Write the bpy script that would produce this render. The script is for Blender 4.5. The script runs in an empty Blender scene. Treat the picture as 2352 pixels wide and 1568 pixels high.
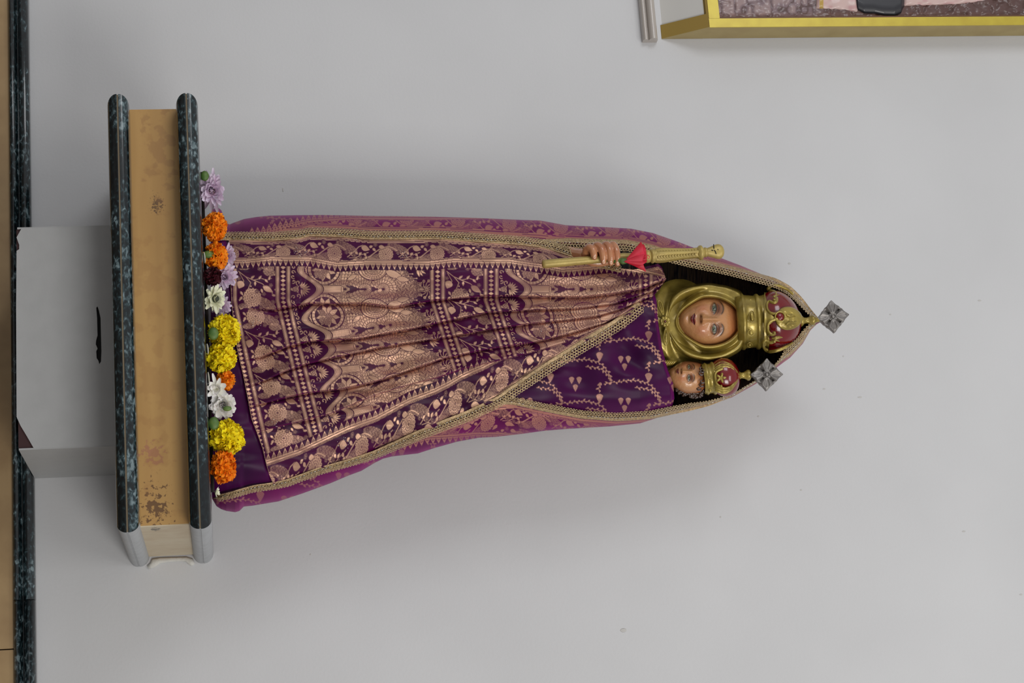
import bpy, bmesh, math, random
import numpy as np
from mathutils import Vector, Matrix
from mathutils.geometry import tessellate_polygon

random.seed(7); rng = np.random.default_rng(7)
SC = bpy.context.scene
COL = SC.collection

# ------------------------------------------------------------------ camera
FPX = 4317.0
cY = np.array([520-1176.0, -(1880-784.0), -FPX]); cY /= np.linalg.norm(cY)
cX = np.array([1306.0, -17784.0, 4317.0]); cX -= cX.dot(cY)*cY; cX /= np.linalg.norm(cX)
cZ = np.cross(cX, cY)
ROT = np.stack([cX, cY, cZ], axis=0)            # camera -> world
CAM = np.array([0.0, -3.9, 1.50])
cam_data = bpy.data.cameras.new('camera'); cam = bpy.data.objects.new('camera', cam_data)
COL.objects.link(cam)
cam_data.sensor_width = 36.0; cam_data.lens = 36.0*FPX/2352.0
cam_data.clip_start = 0.05; cam_data.clip_end = 60
M = Matrix([[*ROT[0], CAM[0]], [*ROT[1], CAM[1]], [*ROT[2], CAM[2]], [0, 0, 0, 1]])
cam.matrix_world = M
SC.camera = cam

# ------------------------------------------------------------------ world, lights, exposure
w = bpy.data.worlds.new('room_light'); SC.world = w; w.use_nodes = True
w.node_tree.nodes['Background'].inputs[0].default_value = (0.965, 0.968, 0.985, 1)
w.node_tree.nodes['Background'].inputs[1].default_value = 0.41
def area(name, loc, target, sx, sy, power, col):
    d = bpy.data.lights.new(name, 'AREA'); d.shape = 'RECTANGLE'; d.size = sx; d.size_y = sy
    d.energy = power; d.color = col
    o = bpy.data.objects.new(name, d); COL.objects.link(o); o.location = loc
    o.rotation_euler = (Vector(target)-Vector(loc)).to_track_quat('-Z', 'Y').to_euler()
area('window_light_right', (3.0, -4.8, 3.3), (0, 0, 1.7), 1.8, 2.2, 122, (1.0, 0.985, 0.955))
area('window_light_left', (-3.9, -4.4, 3.4), (0, 0, 1.7), 1.6, 2.2, 56, (0.96, 0.975, 1.0))
area('ceiling_light', (0.2, -3.0, 4.6), (0, -0.1, 1.5), 1.6, 0.8, 22, (1.0, 0.98, 0.94))
SC.view_settings.view_transform = 'Standard'; SC.view_settings.look = 'None'
SC.view_settings.gamma = 1; SC.view_settings.use_curve_mapping = False
SC.view_settings.exposure = 0.0

# ------------------------------------------------------------------ helpers
def P(px, py, Y):
    px = np.asarray(px, float); py = np.asarray(py, float); Y = np.asarray(Y, float)
    px, py, Y = np.broadcast_arrays(px, py, Y)
    c = np.stack([px-1176.0, -(py-784.0), np.full(px.shape, -FPX)], -1)
    d = c @ ROT.T
    t = (Y-CAM[1])/d[..., 1]
    return CAM + d*t[..., None]
S = 0.00088                                      # metres per photograph pixel at the statue

def lin(r, g, b):
    f = lambda c: ((c/255.0)/12.92 if c/255.0 <= 0.04045 else ((c/255.0+0.055)/1.055)**2.4)
    return (f(r), f(g), f(b))
def L3(c): return np.array(lin(*c))

def mat(name, rgb, rough=0.5, metal=0.0, coat=0.0, spec=0.5, attr=None, noise=None, bump=None, sheen=0, trans=0):
    m = bpy.data.materials.new(name); m.use_nodes = True
    nt = m.node_tree; bs = nt.nodes['Principled BSDF']
    bs.inputs['Base Color'].default_value = (*lin(*rgb), 1)
    bs.inputs['Roughness'].default_value = rough; bs.inputs['Metallic'].default_value = metal
    bs.inputs['Coat Weight'].default_value = coat; bs.inputs['Coat Roughness'].default_value = 0.06
    bs.inputs['Specular IOR Level'].default_value = spec
    bs.inputs['Sheen Weight'].default_value = sheen
    bs.inputs['Subsurface Weight'].default_value = trans
    if trans: bs.inputs['Subsurface Radius'].default_value = (0.01, 0.006, 0.004); bs.inputs['Subsurface Scale'].default_value = 0.6
    src = None
    if attr:
        a = nt.nodes.new('ShaderNodeAttribute'); a.attribute_name = attr; src = a.outputs['Color']
    tc = nt.nodes.new('ShaderNodeTexCoord')
    if noise:                                    # (scale, other rgb, amount, stretch)
        sc, rgb2, amt, st = noise
        mp = nt.nodes.new('ShaderNodeMapping'); mp.inputs['Scale'].default_value = st
        nt.links.new(tc.outputs['Object'], mp.inputs[0])
        n = nt.nodes.new('ShaderNodeTexNoise'); n.inputs['Scale'].default_value = sc; n.inputs['Detail'].default_value = 6
        nt.links.new(mp.outputs[0], n.inputs['Vector'])
        r = nt.nodes.new('ShaderNodeValToRGB'); r.color_ramp.elements[0].position = 0.38; r.color_ramp.elements[1].position = 0.66
        r.color_ramp.elements[1].color = (amt, amt, amt, 1)
        nt.links.new(n.outputs['Fac'], r.inputs[0])
        mx = nt.nodes.new('ShaderNodeMix'); mx.data_type = 'RGBA'
        nt.links.new(r.outputs[0], mx.inputs[0])
        if src: nt.links.new(src, mx.inputs[6])
        else: mx.inputs[6].default_value = (*lin(*rgb), 1)
        mx.inputs[7].default_value = (*lin(*rgb2), 1)
        src = mx.outputs[2]
    if src: nt.links.new(src, bs.inputs['Base Color'])
    if bump:                                     # (scale, distance)
        n2 = nt.nodes.new('ShaderNodeTexNoise'); n2.inputs['Scale'].default_value = bump[0]; n2.inputs['Detail'].default_value = 4
        nt.links.new(tc.outputs['Object'], n2.inputs['Vector'])
        b = nt.nodes.new('ShaderNodeBump'); b.inputs['Distance'].default_value = bump[1]; b.inputs['Strength'].default_value = 1
        nt.links.new(n2.outputs['Fac'], b.inputs['Height']); nt.links.new(b.outputs[0], bs.inputs['Normal'])
    return m

def mesh_obj(name, V, F, m, parent=None, smooth=True, attrs=None, cols=None, mats=None, midx=None):
    V = np.asarray(V, dtype=np.float32).reshape(-1, 3)
    me = bpy.data.meshes.new(name)
    if isinstance(F, np.ndarray):
        k = F.shape[1]
        me.vertices.add(len(V)); me.vertices.foreach_set('co', V.ravel())
        me.loops.add(F.size); me.loops.foreach_set('vertex_index', F.astype(np.int32).ravel())
        me.polygons.add(len(F))
        me.polygons.foreach_set('loop_start', np.arange(0, F.size, k, dtype=np.int32))
        me.polygons.foreach_set('loop_total', np.full(len(F), k, dtype=np.int32))
        me.update(calc_edges=True)
    else:
        me.from_pydata([tuple(map(float, v)) for v in V], [], [tuple(map(int, f)) for f in F]); me.update()
    if smooth: me.polygons.foreach_set('use_smooth', np.ones(len(me.polygons), dtype=bool))
    for k_, v_ in (attrs or {}).items():
        a = me.attributes.new(k_, 'FLOAT', 'POINT'); a.data.foreach_set('value', np.asarray(v_, np.float32).ravel())
    for k_, v_ in (cols or {}).items():
        v_ = np.asarray(v_, np.float32).reshape(-1, 3)
        a = me.attributes.new(k_, 'FLOAT_COLOR', 'POINT')
        a.data.foreach_set('color', np.concatenate([v_, np.ones((len(v_), 1), np.float32)], 1).ravel())
    for mm in (mats or [m]): me.materials.append(mm)
    if midx is not None: me.polygons.foreach_set('material_index', np.asarray(midx, np.int32))
    o = bpy.data.objects.new(name, me); COL.objects.link(o)
    if parent: o.parent = parent
    return o

def quads(nr, nc, wrap=False, flip=False):
    i = np.arange(nr-1)[:, None]; j = np.arange(nc if wrap else nc-1)[None, :]
    j2 = (j+1) % nc
    q = np.stack([i*nc+j+0*i, i*nc+j2, (i+1)*nc+j2, (i+1)*nc+j], -1).reshape(-1, 4)
    return q[:, ::-1].copy() if flip else q
def grid_obj(name, W, m, parent=None, mask=None, wrap=False, flip=False, attrs=None, cols=None, thick=0):
    nr, nc = W.shape[:2]
    F = quads(nr, nc, wrap, flip)
    V = W.reshape(-1, 3)
    attrs = {k: np.asarray(v).ravel() for k, v in (attrs or {}).items()}
    cols = {k: np.asarray(v).reshape(-1, 3) for k, v in (cols or {}).items()}
    if mask is not None:
        mk = mask.ravel(); F = F[mk[F].all(1)]
        used = np.zeros(len(V), bool); used[F.ravel()] = True
        idx = np.cumsum(used)-1; F = idx[F]; V = V[used]
        attrs = {k: v[used] for k, v in attrs.items()}; cols = {k: v[used] for k, v in cols.items()}
    o = mesh_obj(name, V, F, m, parent, True, attrs, cols)
    if thick:
        s = o.modifiers.new('thickness', 'SOLIDIFY'); s.thickness = thick; s.offset = 0
    return o

class Geo:                                       # collects simple shapes, builds one mesh
    def __init__(s): s.v = []; s.f = []; s.n = 0
    def add(s, V, F):
        V = np.asarray(V, float).reshape(-1, 3)
        s.v.append(V); s.f += [tuple(int(i)+s.n for i in q) for q in F]; s.n += len(V)
    def box(s, a, b):
        (x0, y0, z0), (x1, y1, z1) = a, b
        s.add([(x0,y0,z0),(x1,y0,z0),(x1,y1,z0),(x0,y1,z0),(x0,y0,z1),(x1,y0,z1),(x1,y1,z1),(x0,y1,z1)],
              [(0,3,2,1),(4,5,6,7),(0,1,5,4),(1,2,6,5),(2,3,7,6),(3,0,4,7)])
    def tube(s, pts, rad, n=10, closed=False, flat=1.0):
        pts = np.asarray(pts, float); k = len(pts)
        rad = np.broadcast_to(np.asarray(rad, float), (k,))
        if closed: T = np.roll(pts, -1, 0)-np.roll(pts, 1, 0)
        else: T = np.gradient(pts, axis=0)
        T /= np.linalg.norm(T, axis=1)[:, None]+1e-12
        up = np.array([0, -1.0, 0])
        N = np.cross(T, up); N /= np.linalg.norm(N, axis=1)[:, None]+1e-9
        B = np.cross(N, T)
        a = np.arange(n)*2*math.pi/n
        V = pts[:, None]+rad[:, None, None]*(np.cos(a)[None, :, None]*N[:, None]+flat*np.sin(a)[None, :, None]*B[:, None])
        F = [tuple(q) for q in quads(k, n, True)]
        if closed: F += [((k-1)*n+j, (k-1)*n+(j+1) % n, (j+1) % n, j) for j in range(n)]
        else: F += [tuple(range(n))[::-1], tuple((k-1)*n+j for j in range(n))]
        s.add(V, F)
    def ell(s, c, r, nu=12, nv=8, R=None):
        c = np.asarray(c, float); r = np.broadcast_to(np.asarray(r, float), (3,))
        th = np.linspace(0.02, math.pi-0.02, nv)[:, None]; ph = (np.arange(nu)*2*math.pi/nu)[None]
        V = np.stack([np.sin(th)*np.cos(ph), np.sin(th)*np.sin(ph), np.cos(th)+0*ph], -1)*r
        if R is not None: V = V @ np.asarray(R).T
        s.add(V+c, [tuple(q) for q in quads(nv, nu, True)]+[tuple(range(nu))[::-1], tuple((nv-1)*nu+j for j in range(nu))])
    def build(s, name, m, parent=None, smooth=True, **k):
        return mesh_obj(name, np.concatenate(s.v), s.f, m, parent, smooth, **k)

def tag(o, label, cat, group=None):
    o['label'] = label; o['category'] = cat
    if group: o['group'] = group
    return o
def thing(name, loc, label, cat, group=None):
    o = bpy.data.objects.new(name, None); COL.objects.link(o); o.empty_display_size = 0.03
    o.location = loc; bpy.context.view_layer.update()
    return tag(o, label, cat, group)
def under(o, root):                              # parent keeping place
    o.parent = root; o.matrix_parent_inverse = Matrix.Translation(-Vector(root.location)); return o
def prism(poly, holes, y0, y1):                  # poly of (px,py) at plane y0 (front) extruded straight back to y1
    loops = [P(np.array(q)[:, 0], np.array(q)[:, 1], y0) for q in [poly]+holes]
    tris = tessellate_polygon([[Vector(v) for v in l] for l in loops])
    V = np.concatenate(loops); n = len(V); B = V.copy(); B[:, 1] = y1
    F = [tuple(t) for t in tris]+[tuple(i+n for i in t[::-1]) for t in tris]
    st = 0
    for l in loops:
        k = len(l)
        F += [(st+i, st+(i+1) % k, st+(i+1) % k+n, st+i+n) for i in range(k)]
        st += k
    return np.concatenate([V, B]), F
def fixn(o):
    bm = bmesh.new(); bm.from_mesh(o.data); bmesh.ops.recalc_face_normals(bm, faces=bm.faces); bm.to_mesh(o.data); bm.free(); return o
def I(tab, x):
    t = np.array(tab, float); return np.interp(x, t[:, 0], t[:, 1])
def smoothcurve(tab, x, k=9):
    x = np.asarray(x, float); r = 0
    for d in (-12, -6, 0, 6, 12): r = r+I(tab, x+d)
    return r/5
def gauss(a, b): return np.exp(-(a*a+b*b))
def sst(x, a, b):
    t = np.clip((x-a)/(b-a), 0, 1); return t*t*(3-2*t)
def vnoise(x, y, seed=0):                        # smooth value noise, vectorised
    xi = np.floor(x).astype(np.int64); yi = np.floor(y).astype(np.int64); fx = x-xi; fy = y-yi
    fx = fx*fx*(3-2*fx); fy = fy*fy*(3-2*fy)
    def h(a, b):
        n = (a*374761393+b*668265263+seed*1442695041) & 0x7fffffff
        n = ((n ^ (n >> 13))*1274126177) & 0x7fffffff
        return ((n ^ (n >> 16)) & 0xffff)/65535.0
    return (h(xi, yi)*(1-fx)+h(xi+1, yi)*fx)*(1-fy)+(h(xi, yi+1)*(1-fx)+h(xi+1, yi+1)*fx)*fy

# ------------------------------------------------------------------ materials
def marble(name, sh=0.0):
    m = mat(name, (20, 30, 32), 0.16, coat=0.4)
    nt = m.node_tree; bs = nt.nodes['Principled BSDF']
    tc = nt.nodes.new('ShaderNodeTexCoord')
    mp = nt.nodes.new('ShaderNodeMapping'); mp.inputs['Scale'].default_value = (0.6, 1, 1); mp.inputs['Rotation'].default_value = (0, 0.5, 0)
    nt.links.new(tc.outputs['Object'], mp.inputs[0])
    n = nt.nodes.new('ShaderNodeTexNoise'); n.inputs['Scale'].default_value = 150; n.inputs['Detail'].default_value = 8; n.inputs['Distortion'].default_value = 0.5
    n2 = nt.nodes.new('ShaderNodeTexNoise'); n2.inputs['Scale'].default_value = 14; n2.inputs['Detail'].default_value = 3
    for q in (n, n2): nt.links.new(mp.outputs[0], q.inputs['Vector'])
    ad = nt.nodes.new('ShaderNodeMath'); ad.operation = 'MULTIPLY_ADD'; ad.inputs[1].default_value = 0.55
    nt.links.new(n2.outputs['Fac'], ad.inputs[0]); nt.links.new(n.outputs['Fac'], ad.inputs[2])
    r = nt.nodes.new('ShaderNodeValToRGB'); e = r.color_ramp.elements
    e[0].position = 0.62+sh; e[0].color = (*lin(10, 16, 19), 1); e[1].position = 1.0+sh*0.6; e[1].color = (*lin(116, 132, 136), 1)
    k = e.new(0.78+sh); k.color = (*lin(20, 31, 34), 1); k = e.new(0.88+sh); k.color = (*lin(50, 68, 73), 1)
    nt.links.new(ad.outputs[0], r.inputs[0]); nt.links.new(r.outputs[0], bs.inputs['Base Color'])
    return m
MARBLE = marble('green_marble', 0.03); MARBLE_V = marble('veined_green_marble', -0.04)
WALL = mat('painted_wall', (205, 205, 206), 0.62, noise=(2.2, (198, 198, 199), 0.8, (1, 1, 1)), bump=(160, 0.0003), spec=0.3)
WHITEBOX = mat('white_painted_board', (172, 172, 171), 0.55, noise=(30, (166, 166, 165), 0.6, (1, 1, 1)), bump=(300, 0.0002))
MAROON = mat('bare_brown_board', (58, 30, 30), 0.7)
DARK = mat('slot_shade', (8, 8, 8), 0.9)
GREYP = mat('grey_painted_edge', (168, 170, 172), 0.5, noise=(50, (150, 152, 154), 0.5, (1, 1, 1)))
LAM = mat('yellow_laminate', (188, 148, 88), 0.36, noise=(7, (162, 120, 68), 0.6, (0.3, 1, 2.4)))
CREAM = mat('cream_side', (198, 184, 158), 0.6, noise=(20, (182, 160, 130), 0.6, (1, 1, 1)))
JOINT = mat('tan_joint', (112, 98, 76), 0.6)
TILE = mat('tan_dado_tile', (168, 140, 100), 0.45, noise=(14, (146, 118, 82), 0.8, (1, 1, 1)))
PLAST = mat('white_plaster', (205, 203, 196), 0.8, bump=(90, 0.002))

# ------------------------------------------------------------------ setting: wall, dado, rail
def struct(o): o['kind'] = 'structure'; return o
zr = lambda px, py, Y=0.0: float(P(px, py, Y)[2])
xr = lambda px, py, Y=0.0: float(P(px, py, Y)[0])
z_rail_top = zr(80, 1098)
g = Geo(); g.box((-3.2, 0, 0), (3.2, 0.12, 4.4)); struct(g.build('wall_back', WALL, smooth=False))
FLOOR = mat('brown_floor_tile', (96, 86, 76), 0.4)
g = Geo(); g.box((-3.2, -4.6, -0.05), (3.2, 0.12, 0.0)); struct(g.build('floor', FLOOR, smooth=False))
# dado: tan wall tiles below the rail, each tile a piece
rail_h = 0.043
z_rail_bot = z_rail_top-rail_h
g = Geo(); g.box((-3.2, -0.008, 0.0), (3.2, 0.0, z_rail_bot+0.005)); dado = struct(g.build('trim_2', JOINT, smooth=False))
tx = xr(30, 1490, -0.02); tw = 1.45
tile_me = None
zt1 = z_rail_bot+0.002; zt0 = zt1-0.30
k0 = -5
for row in range(1):
    for k in range(-3, 3):
        x1 = tx+k*tw-0.0006; x0 = x1-tw+0.0012
        if x1 < -3.2 or x0 > 3.2: continue
        if tile_me is None:
            g = Geo(); b = 0.0008; X = tw-0.0012; Z = zt1-zt0
            g.add([(0,0,0),(X,0,0),(X,0,Z),(0,0,Z),(b,-0.012,b),(X-b,-0.012,b),(X-b,-0.012,Z-b),(b,-0.012,Z-b)],
                  [(4,5,6,7),(0,1,5,4),(1,2,6,5),(2,3,7,6),(3,0,4,7)])
            o = g.build('tile', TILE, dado, smooth=False); tile_me = o.data
        else:
            o = bpy.data.objects.new('tile', tile_me); COL.objects.link(o); o.parent = dado
        o.location = (x0, -0.008, zt0)
# rail: rounded marble moulding with a groove, in two lengths with a joint
def rail_piece(x0, x1):
    prof = []
    for t in np.linspace(-math.pi/2, math.pi/2, 11): prof.append((-0.020-0.012*math.cos(t), 0.008+0.008*math.sin(t)))
    prof.append((-0.019, 0.0175))
    for t in np.linspace(-math.pi/2, math.pi/2, 13): prof.append((-0.014-0.014*math.cos(t), 0.031+0.012*math.sin(t)))
    prof = [(0.0, 0.0)]+prof+[(0.0, 0.043)]
    V = [(x, y, z_rail_bot+z) for x in (x0, x1) for y, z in prof]; n = len(prof)
    F = [(i, i+1, n+i+1, n+i) for i in range(n-1)]+[tuple(range(n))[::-1], tuple(range(n, 2*n))]
    return V, F
xj = xr(60, 1378, -0.02)
rail = None
for a, b in ((-3.2, xj-2.0), (xj-1.998, xj-0.0008), (xj+0.0008, 3.2)):
    V, F = rail_piece(a, b)
    o = mesh_obj('rail_length', V, F, MARBLE, None, True)
    if rail is None:
        rail = bpy.data.objects.new('trim_1', None); COL.objects.link(rail); struct(rail)
    o.parent = rail
# small scuffs on the paint
SCUFF = mat('paint_scuff', (192, 190, 186), 0.8)
for px, py, a, b in ((1813, 605, 4, 2.5), (1975, 912, 6, 2), (1893, 893, 4, 2), (2045, 722, 3, 1.6), (2250, 690, 5, 2), (1655, 1187, 2.5, 2), (650, 436, 2, 5), (1432, 1447, 8, 5), (2214, 1220, 5, 2), (1937, 818, 2, 2), (713, 1273, 2, 2), (1742, 956, 3, 2), (1840, 1125, 3, 2), (2345, 1365, 4, 2)):
    a *= S; b *= S; c = P(px, py, -0.0002); g = Geo()
    g.ell(c, (b, 0.0003, a), 10, 6); sc_ = g.build('paint_chip', SCUFF); sc_['kind'] = 'structure'; sc_.parent = bpy.data.objects['wall_back']

# ------------------------------------------------------------------ white box under the shelf
BD = 0.309
bx0 = xr(100, 522, -BD); bx1 = xr(42, 1032, -BD); bz0 = z_rail_top
SD = 0.479
sx0 = xr(430, 218, -SD+0.01); sx1 = xr(465, 1216, -SD+0.01)
z_top1 = zr(487, 1205, -SD+0.02); z_top0 = zr(434, 1217, -SD+0.005)
z_lo1 = zr(321, 1215, -SD+0.02); z_lo0 = zr(267, 1225, -SD+0.005)
box = thing('collection_box', ((bx0+bx1)/2, -BD/2, bz0), 'white painted board box with a torn slot, under the yellow shelf', 'box')
g = Geo(); g.box((bx0+0.002, -BD+0.004, bz0-0.001), (bx1-0.002, -0.001, z_lo0+0.0)); under(g.build('core', MAROON, smooth=False), box)
slot = [(221, 706), (224, 703), (227, 712), (231, 730), (232, 770), (233, 806), (232, 830), (228, 836), (226, 828), (222, 822), (221, 806), (224, 800), (220, 790), (221, 780), (224, 770), (223, 730)]
zt = float(z_lo0)
top_px = 262
front = [(50, 522), (38, 545), (44, 562), (44, 572), (38, 576), (37, 700), (38, 957), (47, 977), (62, 1002), (78, 1030), (290, 1026.5), (290, 519)]
V, F = prism(front, [slot[::-1]], -BD, -BD+0.004); V[:, 0] = np.clip(V[:, 0], bx0, bx1); V[:, 2] = np.minimum(V[:, 2], zt)
under(fixn(mesh_obj('front_panel', V, F, WHITEBOX, smooth=False)), box)
g = Geo(); g.box((bx1-0.002, -BD+0.0005, bz0), (bx1+0.0012, -0.0005, zt)); under(g.build('side_panel', WHITEBOX, smooth=False), box)
g = Geo(); g.box((bx0-0.0012, -BD+0.0005, bz0+0.001), (bx0+0.002, -0.0005, zt)); under(g.build('side_panel', WHITEBOX, smooth=False), box)
g = Geo(); a_ = P(218, 700, -BD+0.0038); b_ = P(235, 838, -BD+0.0038)
g.box((a_[0], a_[1], a_[2]), (b_[0], a_[1]+0.0004, b_[2])); under(g.build('slot_dark_sheet', DARK, smooth=False), box)  # near-black sheet behind the slot, standing in for its shaded depth

# ------------------------------------------------------------------ shelf
shelf = thing('wall_shelf', ((sx0+sx1)/2, -SD/2, z_lo0), 'long wall shelf with two dark green marble slabs and yellow fascia', 'shelf')
def slab(z0, z1, name):
    root = bpy.data.objects.new(name, None); COL.objects.link(root); under(root, shelf)
    root.empty_display_size = 0.02
    h = z1-z0; jm = z0+h*0.49; hj = 0.0032
    def layer(nm, za, zb, rz0, rz1, inset, m, mats=None):
        # za/zb heights; rounding radius towards outer face
        n = 9; prof = []
        if rz1:   # rounded at top
            R = zb-za
            for t in np.linspace(0, math.pi/2, n): prof.append((0.021*(1-math.cos(t)), za+R*math.sin(t)))
        elif rz0:
            R = zb-za
            for t in np.linspace(math.pi/2, 0, n): prof.append((0.021*(1-math.cos(t)), zb-R*math.sin(t)))
        else: prof = [(inset, za), (inset, zb)]
        V = []; F = []; mi = []
        for ins, z in prof:
            ins2 = ins+(inset if (rz0 or rz1) else 0)
            V += [(sx0+ins2, 0, z), (sx0+ins2, -SD+ins2, z), (sx1-ins2, -SD+ins2, z), (sx1-ins2, 0, z)]
        k = len(prof)
        # sharp corner loops: sides [left, front, right]
        for i in range(k-1):
            for j in range(3):
                F.append((4*i+j, 4*i+j+1, 4*i+4+j+1, 4*i+4+j)); mi.append(1 if j == 2 else 0)
        F.append((0, 3, 2, 1)); mi.append(0); F.append(tuple(4*(k-1)+q for q in range(4))); mi.append(0)
        o = mesh_obj(nm, V, F, m, None, False, mats=mats or [m], midx=mi if mats else None)
        # smooth only along the profile: split by side
        o.parent = root
        o.data.set_sharp_from_angle(angle=0.6) if hasattr(o.data, 'set_sharp_from_angle') else None
        o.data.polygons.foreach_set('use_smooth', np.ones(len(o.data.polygons), dtype=bool))
        o.data.set_sharp_from_angle(angle=0.6)
        return o
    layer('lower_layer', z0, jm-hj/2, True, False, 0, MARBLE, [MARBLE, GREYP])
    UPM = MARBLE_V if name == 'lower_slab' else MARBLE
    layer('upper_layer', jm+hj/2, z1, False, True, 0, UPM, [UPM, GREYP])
    layer('joint_line', jm-hj/2, jm+hj/2, False, False, 0.0012, JOINT, [JOINT, GREYP])
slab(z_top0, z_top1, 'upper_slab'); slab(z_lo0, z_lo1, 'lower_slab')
fx0 = xr(352, 251, -0.424); fx1 = xr(331, 1207, -0.424)
g = Geo(); g.box((fx0, -0.424, z_lo1-0.001), (fx1, -0.004, z_top0+0.001)); under(g.build('fascia_panel', LAM, smooth=False), shelf)
g = Geo(); g.box((fx1, -0.4235, z_lo1-0.001), (fx1+0.0022, -0.02, z_top0+0.001)); under(g.build('end_panel', CREAM, smooth=False), shelf)
g = Geo(); pb = [(340, 1303), (349, 1298), (355, 1291), (366, 1287), (385, 1285), (410, 1284), (428, 1284), (438, 1289), (444, 1297)]
g.tube([P(a, b, -0.002) for a, b in pb], [0.004, 0.006, 0.009, 0.006, 0.005, 0.0045, 0.005, 0.007, 0.004], 10, flat=0.7)
under(g.build('plaster_bead', PLAST), shelf)
SHELF_Z = z_top1
def stain(m, c, r, rgb, thr, sc=220, amt=0.85):          # a patch of speckles with its own place on the thing
    nt = m.node_tree; N = nt.nodes.new; Lk = nt.links.new; bs = nt.nodes['Principled BSDF']
    src = bs.inputs['Base Color'].links[0].from_socket
    tc = N('ShaderNodeTexCoord'); vm = N('ShaderNodeVectorMath'); vm.operation = 'SUBTRACT'; vm.inputs[1].default_value = c
    Lk(tc.outputs['Object'], vm.inputs[0])
    v2 = N('ShaderNodeVectorMath'); v2.operation = 'DIVIDE'; v2.inputs[1].default_value = r; Lk(vm.outputs[0], v2.inputs[0])
    ln = N('ShaderNodeVectorMath'); ln.operation = 'LENGTH'; Lk(v2.outputs[0], ln.inputs[0])
    n = N('ShaderNodeTexNoise'); n.inputs['Scale'].default_value = sc; n.inputs['Detail'].default_value = 3; Lk(tc.outputs['Object'], n.inputs['Vector'])
    a = N('ShaderNodeMath'); a.operation = 'MULTIPLY_ADD'; a.inputs[1].default_value = -0.22; Lk(ln.outputs['Value'], a.inputs[0]); Lk(n.outputs['Fac'], a.inputs[2])
    q = N('ShaderNodeMapRange'); q.inputs[1].default_value = thr-0.22; q.inputs[2].default_value = thr-0.22+0.07; q.inputs[4].default_value = amt; Lk(a.outputs[0], q.inputs[0])
    mx = N('ShaderNodeMix'); mx.data_type = 'RGBA'; Lk(q.outputs[0], mx.inputs[0]); Lk(src, mx.inputs[6]); mx.inputs[7].default_value = (*lin(*rgb), 1)
    Lk(mx.outputs[2], bs.inputs['Base Color'])
stain(LAM, tuple(P(360, 1165, -0.424)), (0.055, 0.5, 0.03), (92, 62, 40), 0.60, 150)
stain(LAM, tuple(P(360, 470, -0.424)), (0.02, 0.5, 0.012), (96, 70, 46), 0.56, 260)
stain(LAM, tuple(P(350, 1040, -0.424)), (0.02, 0.5, 0.02), (160, 100, 84), 0.52, 120, 0.6)
stain(LAM, tuple(P(370, 330, -0.424)), (0.16, 0.5, 0.05), (140, 98, 62), 0.62, 40, 0.35)
stain(LAM, tuple(P(360, 780, -0.424)), (0.35, 0.5, 0.06), (150, 104, 60), 0.62, 30, 0.25)
stain(CREAM, tuple(P(356, 1229, -0.39)), (0.5, 0.016, 0.006), (104, 98, 90), 0.45, 120)

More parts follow.
